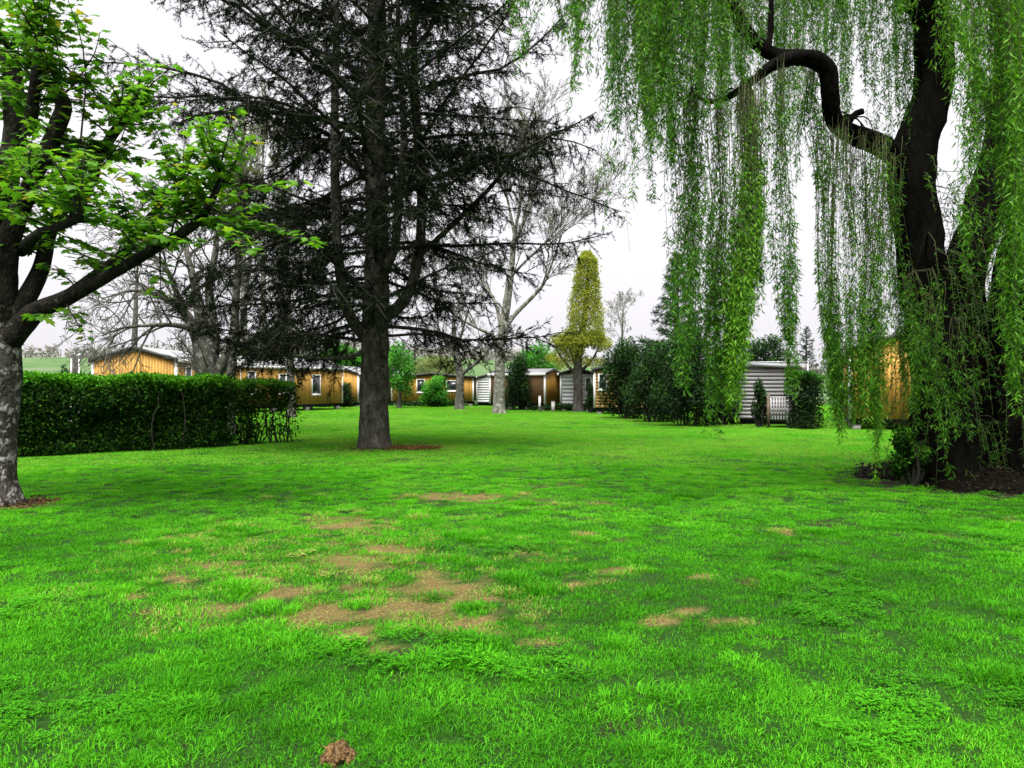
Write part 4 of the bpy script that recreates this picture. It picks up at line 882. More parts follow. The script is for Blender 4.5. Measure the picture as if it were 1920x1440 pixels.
conifer('dark slender conifer beyond the long low orange home', 778, 75, 60, 640, 900, 73)

# ------------------------------------------------------------------ deciduous trees
SPEC_BARE = dict(seg=[7, 6, 5, 4], wander=[.10, .14, .17, .2], trop=[.05, .05, .05, .05], taper=[.35, .35, .4, .5], rmin=.008, kids=[7, 6, 5], ratio=[.55, .5, .45], rr=[.5, .5, .5], ang=[42, 45, 48]); SPEC_BARE['from'] = [.3, .25, .2]
def spec(**k):
    s = {a: (list(b) if isinstance(b, list) else b) for a, b in SPEC_BARE.items()}; s.update(k); return s
def tree(name, label, px, D, base_row, limbs, rng_seed, sp, kids=8, Lr=(1, 2.2), bark='bark_grey', twig='twig_grey', leaf=None, per=4, lsize=.08, up=.25, ang=45, group=None, tint=(.5, .2), t0=.3, trunk_sides=18, r=.04, flare=.25):
    """limbs: list of (photo polyline with depths, radii); the first is the trunk"""
    rng = np.random.default_rng(rng_seed); x, y = G(px, D); o = np.array(base(x, y)); t = thing(name, label, 'tree', tuple(o), 0, group)
    out, tips = [], []
    for k, (pp, rad) in enumerate(limbs):
        pl = PL(pp, D)
        if k == 0: pl = np.vstack([o - (0, 0, .1), pl])
        _, s, rr = trunk_part(t, 'trunk' if k == 0 else 'limb', pl, rad, M[bark], 40, trunk_sides if k == 0 else 9, .10, flare if k == 0 else 0, rng_seed + k, o, roots=4)
        kids_of(s, rr, rng, sp, kids if k else max(3, kids // 2), t0 if k else .6, out, tips, ang, Lr, up, 0, r)
    tubes_of(out, 'twigs', M[twig], t, 0, 'stuff', (5, 4, 3, 3), o)
    if leaf:
        p, d = leaf_along(tips, rng, per, lsize)
        Lv = Leaves(); Lv.add(*LEAF2, p, d, rng.normal(0, .6, p.shape) + (0, 0, 1), rng.uniform(.7, 1.3, len(p)) * lsize, np.clip(rng.normal(*tint, len(p)), 0, 1)); Lv.build('crown', M[leaf], t, 'stuff', o)
    return t
droop = spec(seg=[6, 5, 4], trop=[-.05, -.07, -.05], kids=[6, 5], ratio=[.5, .45], wander=[.13, .16, .2], rmin=.009)
tree('pollard_tree', 'thick bare pollard tree with drooping grey twigs behind the hedge', 398, 26, 0,
     [([(396, 780), (394, 720), (392, 690)], [.50, .46, .44, .46]),
      ([(388, 705, 26), (368, 630, 26), (345, 585, 25.8), (300, 555, 25.5), (250, 545, 25), (190, 560, 24.6)], [.34, .24, .17, .11, .05, .02]),
      ([(392, 700, 26), (378, 610, 26.2), (366, 540, 26.5), (350, 470, 26.8), (345, 400, 27)], [.28, .22, .16, .09, .03]),
      ([(396, 700, 26), (400, 620, 26), (392, 540, 26.3), (405, 460, 26.5), (398, 380, 26.5)], [.26, .2, .15, .1, .03]),
      ([(402, 705, 26), (430, 668, 26), (470, 640, 25.8), (520, 610, 25.5), (560, 560, 25.2)], [.26, .2, .16, .1, .03]),
      ([(340, 583, 25.8), (320, 520, 25.6), (280, 470, 25.2), (240, 440, 25)], [.13, .09, .05, .02]),
      ([(372, 620, 26), (330, 610, 25.2), (280, 610, 24.6), (230, 615, 24.2), (190, 630, 24)], [.12, .08, .05, .02]),
      ([(430, 668, 26), (455, 600, 26.4), (465, 520, 27), (470, 440, 27.5)], [.12, .09, .06, .02])], 101, droop, kids=15, Lr=(1.2, 2.6), up=.1, ang=55)
slim = spec(seg=[6, 5, 4], kids=[6, 5], ratio=[.5, .45], rmin=.010)
tree('birch_tree', 'slim mottled trunk with sparse young leaves rising behind the thin end of the hedge', 433, 24, 0,
     [([(431, 740), (436, 680), (440, 600), (446, 500), (450, 380), (452, 300)], [.17, .15, .14, .12, .1, .06, .02])], 102, slim, kids=44, Lr=(.9, 2.0), leaf='haze_leaf', per=6, lsize=.075, up=.5, ang=35, flare=.2)
tree('young_tree', 'grey straight trunk standing beyond the free end of the hedge', 547, 38, 0,
     [([(546, 740), (545, 690), (543, 620), (540, 540), (538, 450)], [.22, .2, .18, .14, .1, .03])], 103, slim, kids=30, Lr=(1.2, 2.4), leaf='haze_leaf', per=3, lsize=.09, up=.4, ang=40, twig='twig_grey')
fan = spec(seg=[7, 5, 3, 2], kids=[7, 6, 4], ratio=[.55, .5, .45], trop=[.07, .06, .05, .04], wander=[.06, .09, .12, .15], rmin=.010, ang=[28, 32, 38])
tree('plane_tree', 'tall bare plane tree with pale flaking trunk right of the cedar', 936, 44, 0,
     [([(936, 745), (937, 700), (938, 660), (943, 620), (950, 570), (957, 520), (962, 470), (966, 430)], [.36, .33, .30, .28, .27, .24, .2, .16, .1]),
      ([(944, 620, 44), (965, 590, 44), (1000, 555, 43.8), (1020, 530, 43.6), (1040, 480, 43.4), (1060, 420, 43)], [.17, .13, .1, .08, .05, .02]),
      ([(940, 625, 44), (935, 590, 44.2), (925, 560, 44.5), (900, 520, 45), (880, 470, 45)], [.14, .11, .09, .06, .02]),
      ([(938, 640, 44), (915, 625, 43.6), (885, 610, 43), (850, 590, 42.6), (820, 560, 42.4)], [.12, .09, .07, .04, .02]),
      ([(963, 460, 44), (985, 410, 44), (1000, 370, 44), (1015, 320, 44)], [.12, .09, .06, .02]),
      ([(965, 440, 44), (955, 390, 44.4), (945, 340, 44.6), (940, 300, 45)], [.11, .08, .05, .02]),
      ([(957, 520, 44), (985, 490, 43.4), (1030, 450, 42.8), (1080, 420, 42.4)], [.09, .07, .05, .02]),
      ([(966, 432, 44), (975, 380, 43.6), (978, 320, 43.4)], [.1, .07, .02])], 104, fan, kids=7, Lr=(2.6, 5.2), bark='bark_plane', twig='twig_grey', leaf='haze_leaf', per=.5, lsize=.10, up=.6, ang=26)
tree('lime_tree', 'bare spreading tree with low fork in front of the long orange home', 862, 52, 0,
     [([(862, 730), (862, 705), (858, 670), (852, 630), (850, 590)], [.34, .28, .26, .22, .16, .08]),
      ([(862, 705, 52), (880, 690, 52), (905, 670, 52), (925, 640, 52)], [.16, .12, .08, .03]),
      ([(858, 680, 52), (835, 640, 52.4), (815, 600, 52.8)], [.13, .1, .03]), ([(856, 660, 52), (870, 610, 51.6), (885, 560, 51)], [.12, .08, .03])], 105, spec(seg=[6, 5, 4], kids=[6, 5], ratio=[.5, .5]), kids=9, Lr=(1.4, 2.8), leaf='haze_leaf', per=1.2, lsize=.12, up=.2)
def column_tree():
    D = 47; rng = np.random.default_rng(106); x, y = G(1084, D); o = np.array(base(x, y))
    t = thing('column_tree', 'yellow green clipped column tree with dark trunk at the back of the lawn', 'tree', tuple(o))
    trunk_part(t, 'trunk', [o - (0, 0, .1), *PL([(1084, 740), (1083, 700), (1085, 660), (1095, 600), (1101, 540), (1102, 485)], D)], [.33, .29, .27, .24, .18, .12, .04], M['bark_cedar'], 30, 14, .1, .3, 106, o)
    for pp in ([(1083, 705), (1060, 680), (1040, 650)], [(1084, 700), (1110, 675), (1125, 645)], [(1084, 690), (1070, 660), (1062, 620)]):
        trunk_part(t, 'limb', PL(pp, D), [.12, .08, .03], M['bark_cedar'], 14, 8, .1, 0, 5, o)
    n = 15000; v = rng.random(n); py = 472 + v * 175; cxp = 1101 - 4 * v; hw = (17 + 26 * v ** 1.1) * (.45 + .55 * sstep(0, .09, v)); a = rng.uniform(0, 6.28, n); rr = (1 - rng.beta(1, 3.5, n)) * (1 + .7 * (fbm(py / 11, a * 2.5, 3, 3) - .5)) * np.where(rng.random(n) < .04, 1.25, 1)
    X = (cxp + np.cos(a) * rr * hw - CX) / F * D; Y = D + np.sin(a) * rr * hw / F * D; Z = EYE + (HZ - py) / F * D; pos = np.stack([X, Y, Z], 1)
    m = 7000; c = rng.integers(0, 7, m); cc = np.array([(1070, 632), (1092, 640), (1115, 632), (1058, 650), (1050, 640), (1078, 655), (1128, 645)])[c]; d = nrm(rng.normal(0, 1, (m, 3))) * rng.random((m, 1)) ** .4
    p2 = np.stack([(cc[:, 0] + d[:, 0] * 22 - CX) / F * D, D + d[:, 1] * .9, EYE + (HZ - cc[:, 1] + d[:, 2] * 15) / F * D], 1)
    m3 = 1600; c = rng.integers(0, 5, m3); cc = np.array([(1055, 682), (1095, 676), (1120, 680), (1070, 672), (1040, 670)])[c]; d = nrm(rng.normal(0, 1, (m3, 3))) * rng.random((m3, 1)) ** .4
    p3 = np.stack([(cc[:, 0] + d[:, 0] * 18 - CX) / F * D, D + d[:, 1] * .9, EYE + (HZ - cc[:, 1] + d[:, 2] * 12) / F * D], 1)
    pos = np.concatenate([pos, p2, p3]); Lv = Leaves(); leaf_mass(pos, rng, .13, np.clip(rng.normal(.5, .2, len(pos)) + .5 * (fbm(pos[:, 0] * 1.5, pos[:, 2] * 1.5, 4, 3) - .5), 0, 1), Lv); Lv.build('crown', M['yellow_leaf'], t, 'stuff', o)
column_tree()
up_ = spec(seg=[6, 4, 3, 3], kids=[6, 4, 3], trop=[.08, .08, .08, .08], ang=[22, 25, 30], wander=[.04, .06, .1, .12], rmin=.016)
GP = 'pale bare poplars far behind the left homes'
for k, (px, top, D) in enumerate(((455, 255, 70), (492, 235, 74), (525, 275, 72))):
    tree('poplar_tree', ('pale bare poplar far behind, left of three above the grey roofed home', 'tallest pale bare poplar far behind the cedar branches', 'pale bare poplar far behind, just left of the cedar trunk')[k], px, D, 0,
         [([(px, 700), (px + 2, 600), (px + 1, 450), (px, (top + 60)), (px, top + 10)], [.4, .34, .28, .2, .1, .03])], 110 + k, up_, kids=34, Lr=(2.2, 4.2), twig='twig_pale', bark='bark_plane', leaf='haze_leaf', per=2.2, lsize=.16, up=.7, ang=22, t0=.15, group=GP, r=.05)
tree('ash_tree', 'faint leafless round tree against the sky beyond the far right shrubs', 1166, 90, 0, [([(1166, 700), (1166, 660), (1167, 620), (1168, 580)], [.3, .24, .2, .12, .04])], 115, spec(rmin=.02), kids=18, Lr=(2.2, 3.6), twig='twig_pale', up=.5, ang=40)
tree('ash_tree', 'leafless tree with drooping twigs against the sky above the hedge', 250, 60, 0, [([(250, 720), (252, 640), (255, 560), (258, 480)], [.3, .26, .22, .14, .04])], 116, spec(rmin=.016, seg=[6, 5, 4, 3], kids=[6, 5, 3]), kids=12, Lr=(2.5, 4.2), twig='twig_grey', up=.4, ang=40)

def leafy_tree(label, px, D, wpx, top, low, n, size, mat, seed, lumps=11):
    rng = np.random.default_rng(seed); x, y = G(px, D); o = np.array(base(x, y)); t = thing('leafy_tree', label, 'tree', tuple(o))
    R = wpx / F * D / 2; H = EYE + (HZ - top) / F * D - o[2]; Lz = EYE + (HZ - low) / F * D - o[2]
    trunk_part(t, 'trunk', [o - (0, 0, .1), o + (0.1, 0, H * .4), o + (0, 0, H * .85)], [.03 * H, .022 * H, .03], M['bark_grey'], 16, 9, .1, .25, seed, o)
    for k in range(5):
        a = k * 1.3 + rng.random(); p0 = o + (0, 0, Lz + (H - Lz) * .1 * k); trunk_part(t, 'limb', [p0, p0 + np.array([math.cos(a) * R * .4, math.sin(a) * R * .4, (H - Lz) * .2]), p0 + np.array([math.cos(a) * R * .8, math.sin(a) * R * .8, (H - Lz) * .35])], [.012 * H, .008 * H, .01], M['bark_grey'], 10, 6, .1, 0, seed + k, o)
    pos, ov = [], []
    for k in range(lumps):
        a = k * 2.4; u = (k + .5) / lumps; c = o + np.array([math.cos(a) * R * .6 * math.sin(math.pi * (.2 + .7 * u)), math.sin(a) * R * .6, Lz + (H - Lz) * (.1 + .8 * u)]); m = n // lumps; d = nrm(rng.normal(0, 1, (m, 3))); rr = (1 - rng.beta(1, 2.2, m)) * (1 + .5 * (fbm(d[:, 0] * 2 + k, d[:, 2] * 2 + d[:, 1], seed, 2) - .5))
        pos.append(c + d * rr[:, None] * np.array([R * .45, R * .45, (H - Lz) * .2])); ov.append(d)
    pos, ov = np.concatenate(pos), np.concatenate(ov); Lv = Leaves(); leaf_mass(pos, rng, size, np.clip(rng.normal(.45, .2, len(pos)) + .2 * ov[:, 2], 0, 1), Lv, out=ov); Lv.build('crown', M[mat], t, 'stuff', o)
leafy_tree('bright green leafy tree behind the small orange gabled home', 640, 68, 120, 648, 715, 6500, .22, 'fresh_leaf', 121)
leafy_tree('bright green drooping tree right beside the cedar trunk at the back', 748, 54, 70, 646, 742, 5000, .17, 'fresh_leaf', 122)
leafy_tree('fresh green tree between the plane tree and the yellow column tree', 1008, 58, 90, 645, 730, 5200, .18, 'fresh_leaf', 123)
leafy_tree('yellowish green tree behind the long low orange home', 820, 70, 110, 668, 712, 4000, .2, 'haze_leaf', 124)
leafy_tree('dark leafy tree beyond the pale grey home under the willow', 1435, 48, 90, 632, 700, 5200, .15, 'bush_leaf', 125)
leafy_tree('dark green tree filling the gap behind the ochre boarded home', 1185, 47, 90, 650, 720, 5200, .16, 'bush_leaf', 126)
leafy_tree('green tree at the back behind the hedge and the grey roofed home', 470, 64, 90, 640, 700, 3600, .2, 'haze_leaf', 127)
# ------------------------------------------------------------------ small things
def deck():
    a, b = np.array(G(1441, 28.9)), np.array(G(1478, 28.5)); L = np.linalg.norm(b - a); rz = math.atan2(b[1] - a[1], b[0] - a[0])
    t = thing('deck_railing', 'white slatted deck railing on a dark post beside the pale grey home', 'railing', base(*a), rz)
    for x in (0, L): add_box('post', (x - .05, x + .05, -.05, .05, -.05, 1.28), M['weathered'] if x == 0 else M['grey_board'], t)
    for z in (.30, 1.12): add_box('rail', (.05, L - .05, -.03, .03, z, z + .08), M['grey_board'], t)
    n = 6
    for k in range(n):
        x = .05 + (L - .1) * (k + .5) / n; add_box('slat', (x - .028, x + .028, -.055, -.032, .33, 1.14), M['grey_board'], t)
    add_box('deck_floor', (0, L, .04, 1.6, .24, .30), M['weathered'], t)
deck()
def roof_rail():
    a, b = np.array(G(1400, 33.5)), np.array(G(1515, 33.0)); L = np.linalg.norm(b - a); rz = math.atan2(b[1] - a[1], b[0] - a[0])
    t = thing('awning_frame', 'pale grey terrace awning frame rising behind the small square hedge', 'awning', base(*a), rz)
    for x in (0, L * .52, L): add_box('post', (x - .04, x + .04, 0, .08, -.05, 2.72), M['grey_metal'], t)
    for z in (2.18, 2.64): add_box('rail', (0, L, -.012, .012, z, z + .06), M['grey_metal'], t)
    for k in range(5):
        add_box('panel', (L * k / 5 + .03, L * (k + 1) / 5 - .03, .014, .026, 2.24, 2.62), M['grey_board'], t)
    for x in (.1, L * .75): 
        add_box('brace', (x, x + .05, -.05, -.014, 2.2, 2.68), M['roof_dark'], t)
roof_rail()
def low_fence():
    a, b = np.array(G(990, 50.5)), np.array(G(1022, 49.2)); L = np.linalg.norm(b - a); rz = math.atan2(b[1] - a[1], b[0] - a[0])
    t = thing('deck_fence', 'low brown slatted deck fence beside the small orange home end', 'fence', base(*a), rz)
    for x in (0, L): add_box('post', (x - .05, x + .05, -.05, .05, -.05, 1.25), M['weathered'], t)
    n = 8
    for k in range(n):
        x = .06 + (L - .12) * (k + .5) / n; h = .95 + .22 * k / n; add_box('slat', (x - .05, x + .05, -.03, 0, .3, h), M['larch'] if k % 2 else M['weathered'], t)
    add_box('rail', (0, L, .004, .05, .55, .62), M['weathered'], t); add_box('skirt_board', (0, L, .01, .06, .1, .28), M['roof_dark'], t)
low_fence()
def post(label, px, D, h, wd, mat, name='post', cat='post', capm=None):
    x, y = G(px, D); t = thing(name, label, cat, base(x, y)); V, Q = box(-wd / 2, wd / 2, -wd / 2, wd / 2, -.1, h); mesh_obj('shaft', V, Q, None, M[mat], t)
    V, Q = box(-wd / 2 - .015, wd / 2 + .015, -wd / 2 - .015, wd / 2 + .015, h + .001, h + .03); mesh_obj('cap', V, Q, None, M[capm or mat], t)
post('short white service post in front of the low brown fence', 1012, 47.6, .95, .14, 'white_trim', 'service_post')
post('squat cream stump of a post below the small orange home end', 1037, 46.8, .62, .2, 'concrete', 'service_post')
post('thin pale post left of the round dark shrubs', 582, 56.0, 1.9, .09, 'white_trim', 'service_post')
post('pale stub post beside the trunk of the yellow column tree', 1102, 45.2, .45, .14, 'concrete', 'service_post')
def pole(label, px, D, toprow, r, mat):
    x, y = G(px, D); o = np.array(base(x, y)); H = EYE + (HZ - toprow) / F * D - o[2]; t = thing('utility_pole', label, 'pole', tuple(o))
    T = Tubes(); T.add(np.array([(0, 0, -.2), (0, 0, H * .5), (0, 0, H)]), [r, r * .9, r * .8], 10, cap=True); T.build('shaft', M[mat], t, None)
    add_box('crossarm', (-.5, .5, -.04, .04, H - .35, H - .25), M[mat], t)
    for k in (-.4, 0, .4): add_box('insulator', (k - .03, k + .03, -.03, .03, H - .248, H - .1), M['white_trim'], t)
pole('thin grey utility pole behind the dark gabled home', 289, 95, 590, .12, 'grey_metal')
def parasol():
    x, y = G(140, 34); o = base(x, y); t = thing('closed_parasol', 'closed dark grey parasol standing behind the hedge', 'parasol', o)
    H = EYE + (HZ - 662) / F * 34
    T = Tubes(); T.add(np.array([(0, 0, 0), (0, 0, H)]), [.03, .025], 8, cap=True); T.build('pole', M['white_trim'], t)
    a = np.linspace(0, 2 * np.pi, 24, endpoint=False); V = []; zz = np.linspace(H - 1.35, H - .02, 9)
    for i, z in enumerate(zz): 
        u = i / 8; r = .26 * (1 - u) ** .8 * (1 if i else .7) + .03; V += [(r * (1 + .25 * math.cos(6 * b + u * 2)) * math.cos(b), r * (1 + .25 * math.cos(6 * b + u * 2)) * math.sin(b), z) for b in a]
    i = np.arange(8)[:, None] * 24; j = np.arange(24)[None]; Q = np.stack([i + j, i + (j + 1) % 24, i + 24 + (j + 1) % 24, i + 24 + j], -1).reshape(-1, 4)
    mesh_obj('canopy', V, Q, None, M['fabric'], t, True); add_box('foot', (-.3, .3, -.3, .3, 0, .08), M['concrete'], t)
parasol()
for lb, px in (('thin white pole just left of the closed parasol', 133.5), ('thin white pole just right of the closed parasol', 148)):
    x, y = G(px, 33.4); o = base(x, y); t = thing('thin_pole', lb, 'pole', o, 0, 'thin poles by the parasol'); T = Tubes(); H = EYE + (HZ - 664) / F * 33.4; T.add(np.array([(0, 0, -.1), (0, 0, H)]), [.035, .03], 8, cap=True); T.build('shaft', M['white_trim'], t); add_box('bracket', (-.06, .06, -.05, .05, H - .1, H - .04), M['grey_metal'], t)

# molehill of dry earth in the near grass
def molehill():
    rng = np.random.default_rng(3); x, y = (634 - CX) / F * 3.19, 3.19; o = np.array(base(x, y)); t = thing('molehill', 'small crumbly brown molehill in the nearest grass', 'molehill', tuple(o))
    V, Q, n0 = [], [], 0; nu, nv = 8, 6; a = np.linspace(0, 2 * np.pi, nu, endpoint=False); th = np.linspace(.12, np.pi - .12, nv)
    D0 = np.array([(math.sin(q) * math.cos(b), math.sin(q) * math.sin(b), math.cos(q)) for q in th for b in a])
    for k in range(130):
        u = math.sqrt(rng.random()); b = rng.uniform(0, 6.28); R = .07 * u; c = np.array([R * math.cos(b), R * .95 * math.sin(b), max(.004, .055 * (1 - u * u) * rng.uniform(.45, 1.05))]); s = rng.uniform(.006, .02) * (1.15 - .5 * u)
        v = D0 * (1 + .35 * rng.normal(0, 1, (len(D0), 1))) * s * rng.uniform(.7, 1.3, 3) + c; V.append(v)
        for i_ in range(nv - 1):
            for j_ in range(nu): Q.append((n0 + i_ * nu + j_, n0 + (i_ + 1) * nu + j_, n0 + (i_ + 1) * nu + (j_ + 1) % nu, n0 + i_ * nu + (j_ + 1) % nu))
        n0 += len(v)
    h = mesh_obj('heap', np.concatenate(V), Q, None, M['molehill'], t, False); h['kind'] = 'stuff'
    n = 260; p = np.concatenate(V)[rng.integers(0, n0, n)]; Lv = Leaves(); Lv.add(*NARROW, p + rng.normal(0, .008, (n, 3)) + (0, 0, .003), rng.normal(0, 1, (n, 3)), rng.normal(0, 1, (n, 3)), rng.uniform(.012, .035, n), rng.random(n)); Lv.build('crumbs', M['litter'], t, 'stuff')
molehill()
# needle litter beside the cedar and dead bits under the maple
def litter():
    rng = np.random.default_rng(9); n = 2200; a = rng.uniform(0, 6.28, n); r = np.sqrt(rng.random(n)); x = CEDAR[0] + .95 + np.cos(a) * r * .75 + rng.normal(0, .1, n); y = CEDAR[1] - .1 + np.sin(a) * r * .55
    x2 = CEDAR[0] + rng.normal(0, .6, n); y2 = CEDAR[1] + rng.normal(0, .6, n) - .2; s = rng.random(n) < .35; x = np.where(s, x2, x); y = np.where(s, y2, y)
    p = np.stack([x, y, gh(x, y) + rng.uniform(.005, .05, n)], 1); d = rng.normal(0, 1, (n, 3)); d[:, 2] *= .25; Lv = Leaves(); Lv.add(*NARROW, p, d, rng.normal(0, .5, (n, 3)) + (0, 0, 1), rng.uniform(.05, .13, n), np.where(s, rng.random(n) * .35, rng.beta(3, 2, n)))
    o = Lv.build('litter', M['litter'], None, 'stuff'); o['label'] = 'orange brown needle litter on the grass beside the cedar trunk'
    n = 380; a = rng.uniform(0, 6.28, n); r = np.sqrt(rng.random(n)); x = MAPLE_XY[0] + .3 + np.cos(a) * r * .55; y = MAPLE_XY[1] - .15 + np.sin(a) * r * .5; p = np.stack([x, y, gh(x, y) + rng.uniform(.005, .06, n)], 1); d = rng.normal(0, 1, (n, 3)); d[:, 2] *= .4
    Lv = Leaves(); Lv.add(*LEAF2, p, d, rng.normal(0, .5, (n, 3)) + (0, 0, 1), rng.uniform(.03, .07, n), rng.random(n) * .4); o = Lv.build('litter', M['litter'], None, 'stuff'); o['label'] = 'dry brown leaf litter at the foot of the maple'
litter()
# far hillside woods: one mass
def far_wood():
    rng = np.random.default_rng(14); T = Tubes(); LP = []
    for k in range(620):
        x = rng.uniform(-330, 200); y = rng.uniform(300, 345) + 8 * math.sin(x / 40); h = rng.uniform(5, 9) * (1 if x < -60 else .8); z = float(gh(x, y)); o = np.array([x, y, z - .3]); T.add(np.array([o, o + (rng.normal(0, .3), 0, h * .6), o + (rng.normal(0, .6), 0, h)]), [.3, .2, .05], 4)
        m = 26; p = o + np.stack([rng.normal(0, 1.7, m), rng.normal(0, 1.2, m), h * (.25 + .75 * rng.random(m))], 1); LP.append(p)
    p = np.concatenate(LP); n = len(p); Lv = Leaves(); d = rng.normal(0, 1, (n, 3)); Lv.add(*LEAF2, p, d, rng.normal(0, 1, (n, 3)), rng.uniform(.9, 2.2, n), rng.random(n))
    w_ = Lv.build('far_woods', foliage_mat('leafless far wood', [(0, (.16, .155, .15)), (1, (.28, .27, .25))], .2, .9, .05), None, 'stuff'); w_['label'] = 'grey leafless wood along the far hilltop'
    T.build('far_stems', M['twig_pale'], w_, 'stuff')
far_wood()

# ------------------------------------------------------------------ grass: tufts instanced on points, one object
def blade_clump(rng, nb, R, h0, h1, wd, lean, radial=False):
    V, T = [], []
    for k in range(nb):
        a = rng.uniform(0, 6.28); r = R * math.sqrt(rng.random()); p = np.array([math.cos(a) * r, math.sin(a) * r, -.012]); h = rng.uniform(h0, h1); la = rng.uniform(0, 6.28) if not radial else a + rng.normal(0, .7); l = rng.uniform(.15, 1) * lean; ld = np.array([math.cos(la), math.sin(la), 0])
        s = np.array([-math.sin(la + rng.normal(0, .6)), math.cos(la + rng.normal(0, .6)), 0]) * wd * rng.uniform(.7, 1.3) / 2
        m1 = p + ld * l * h * .28 + (0, 0, h * .55); m2 = p + ld * l * h * .95 + (0, 0, h * (.98 - .35 * l)); i = len(V)
        V += [p - s, p + s, m1 - s * .85, m1 + s * .85, m2]; T += [(i, i + 1, i + 3), (i, i + 3, i + 2), (i + 2, i + 3, i + 4)]
    return np.array(V), np.array(T)
def clover_clump(rng, nb, R):
    V, T = [], []
    for k in range(nb):
        a = rng.uniform(0, 6.28); r = R * math.sqrt(rng.random()); c = np.array([math.cos(a) * r, math.sin(a) * r, rng.uniform(.015, .055)])
        for j in range(3):
            b = j * 2.094 + a; d = np.array([math.cos(b), math.sin(b), rng.uniform(-.1, .4)]); s = np.array([-math.sin(b), math.cos(b), 0]) * .006; l = rng.uniform(.011, .018); i = len(V)
            V += [c, c + d * l * .6 - s, c + d * l * .6 + s, c + d * l]; T += [(i, i + 1, i + 3), (i, i + 3, i + 2)]
    return np.array(V), np.array(T)
def grass_mat():
    return foliage_mat('grass blade', [(0, (.024, .12, .005)), (0.35, (.05, .26, .007)), (0.76, (.11, .45, .013)), (0.9, (.19, .39, .04)), (1, (.34, .27, .10))], 0.35, .7, .05, (1.1, 1.15, .5), inst=True)
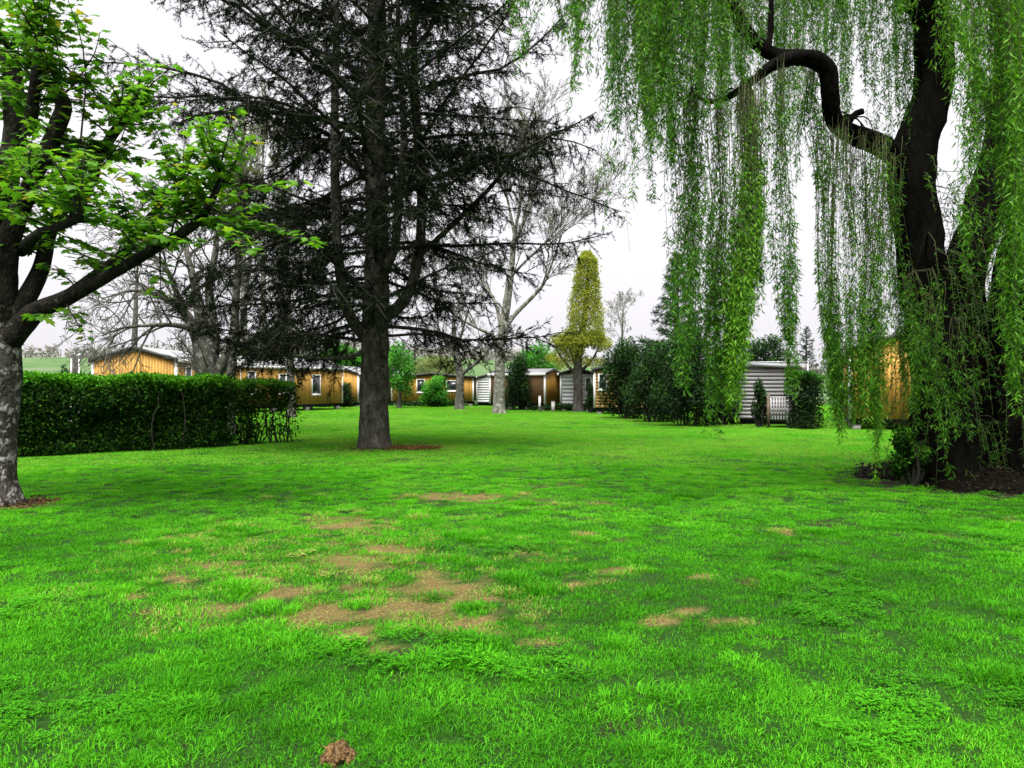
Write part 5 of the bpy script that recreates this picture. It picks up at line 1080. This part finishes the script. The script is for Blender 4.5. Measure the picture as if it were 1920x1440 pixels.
def grass():
    rng = np.random.default_rng(77); gm = grass_mat(); col = bpy.data.collections.new('grass_tufts')
    tpl = []
    for k in range(4): tpl.append(blade_clump(rng, 92, .10, .018, .046, .0042, 1.1))
    for k in range(2): tpl.append(blade_clump(rng, 100, .08, .03, .075, .0044, 1.1, True))           # lush tussocks
    tpl.append(clover_clump(rng, 46, .10)); tpl.append(blade_clump(rng, 60, .11, .008, .024, .0036, 2.4))   # clover, short dry
    for k in range(3): tpl.append(blade_clump(rng, 90, .30, .018, .042, .010, 1.15))             # broad far tufts
    for k, (V, T) in enumerate(tpl):
        o = bpy.data.objects.new('tuft_%02d' % k, mesh_data('tuft_%02d' % k, V, None, T, gm, False, {'blade': np.repeat(rng.random(len(V) // (4 if k == 6 else 5)), 4 if k == 6 else 5)})); col.objects.link(o)
    pts, rot, scl, idx, tint = [], [], [], [], []
    def zone(y0, y1, dens, far, margin=1.25):
        A = 0; ymid = (y0 + y1) / 2; hw1 = (960 / F) * y1 * margin + .8; n = int((y1 - y0) * 2 * hw1 * dens)
        y = rng.uniform(y0, y1, n); x = rng.uniform(-hw1, hw1, n); k = np.abs(x) < (960 / F) * y * margin + .8; x, y = x[k], y[k]
        b, dk, tf = bare_mask(x, y), dark_mask(x, y), blob(x, y, TUFT, 1.0, 13, .4); cv = clover_mask(x, y)
        keep = rng.random(len(x)) > np.maximum(np.maximum(b * .5, dk * .95), (0 if far else 1.3 * sstep(.52, .30, fbm(x * 6, y * 6, 59, 3))) * .22); x, y, b, dk, tf, cv = (q[keep] for q in (x, y, b, dk, tf, cv)); n = len(x)
        if far: ix = rng.integers(8, 11, n)
        else:
            ix = rng.integers(0, 4, n); lush = (fbm(x * 1.7, y * 1.7, 23, 3) > .62) | (rng.random(n) < tf * .9); ix = np.where(lush & (rng.random(n) < .55), rng.integers(4, 6, n), ix)
            ix = np.where((cv > .4) & (rng.random(n) < .3), 6, ix); ix = np.where((b > .25) & (rng.random(n) < .5 + .5 * b), 7, ix)
        patch = fbm(x * .55, y * .55, 29, 4); fine = fbm(x * 3, y * 3, 33, 2)
        t = np.clip((.38 + .22 * sstep(6, 14, y) if not far else .66) + .65 * (patch - .5) + .4 * (fine - .5) + rng.normal(0, .10, n) + .08 * tf + (.10 if far else 0), .02, .78); t = np.where(ix == 6, t * .6, t)
        yel = sstep(.1, .7, b) + blob(x, y, [(640, 1080, 380, 110)], 1, 21, .4, .6) * .25; t = np.where((rng.random(n) < yel * .8) | (ix == 7), rng.uniform(.84, 1.05, n), t)
        pts.append(np.stack([x, y, gh(x, y)], 1)); rot.append(rng.uniform(0, 6.28, n)); s = rng.uniform(.7, 1.3, n) * (.9 + .3 * patch) * (1 + .25 * tf) * (.62 + .75 * fbm(x * 4.2, y * 4.2, 37, 3) if not far else 1) * np.where(ix == 6, .75, 1); scl.append(s); idx.append(ix); tint.append(t)
    zone(2.2, 5.0, 200, False); zone(5, 9, 150, False); zone(9, 15, 95, False); zone(15, 28, 34, True, 1.15); zone(28, 64, 21, True, 1.1)
    p, r, s, i, t = (np.concatenate(q) for q in (pts, rot, scl, idx, tint))
    me = bpy.data.meshes.new('grass'); me.vertices.add(len(p)); me.vertices.foreach_set('co', p.astype(np.float32).ravel())
    for nm, ty, a in (('rot', 'FLOAT', r), ('scl', 'FLOAT', s), ('tint', 'FLOAT', t), ('pick', 'INT', i)):
        at = me.attributes.new(nm, ty, 'POINT'); at.data.foreach_set('value', a.astype(np.int32 if ty == 'INT' else np.float32))
    me.materials.append(gm); g = bpy.data.objects.new('grass', me); link(g); tag(g, 'short bright green lawn grass with tussocks and clover', None, None, 'stuff')
    ng = bpy.data.node_groups.new('grass scatter', 'GeometryNodeTree'); ng.interface.new_socket('Geometry', in_out='INPUT', socket_type='NodeSocketGeometry'); ng.interface.new_socket('Geometry', in_out='OUTPUT', socket_type='NodeSocketGeometry')
    N, L = ng.nodes, ng.links; gi, go = N.new('NodeGroupInput'), N.new('NodeGroupOutput'); ci = N.new('GeometryNodeCollectionInfo'); ci.inputs['Collection'].default_value = col; ci.inputs['Separate Children'].default_value = True; ci.inputs['Reset Children'].default_value = True
    ip = N.new('GeometryNodeInstanceOnPoints'); ip.inputs['Pick Instance'].default_value = True
    def na(nm, ty):
        x = N.new('GeometryNodeInputNamedAttribute'); x.data_type = ty; x.inputs['Name'].default_value = nm; return x.outputs['Attribute']
    cx_ = N.new('ShaderNodeCombineXYZ'); L.new(na('rot', 'FLOAT'), cx_.inputs[2]); L.new(cx_.outputs[0], ip.inputs['Rotation']); L.new(na('scl', 'FLOAT'), ip.inputs['Scale']); L.new(na('pick', 'INT'), ip.inputs['Instance Index'])
    L.new(gi.outputs[0], ip.inputs['Points']); L.new(ci.outputs[0], ip.inputs['Instance']); L.new(ip.outputs[0], go.inputs[0])
    md = g.modifiers.new('scatter', 'NODES'); md.node_group = ng
    return len(p)
n_grass = grass()
print('COUNTS sprays', n_spray, 'willow leaves', n_willow, 'grass tufts', n_grass)
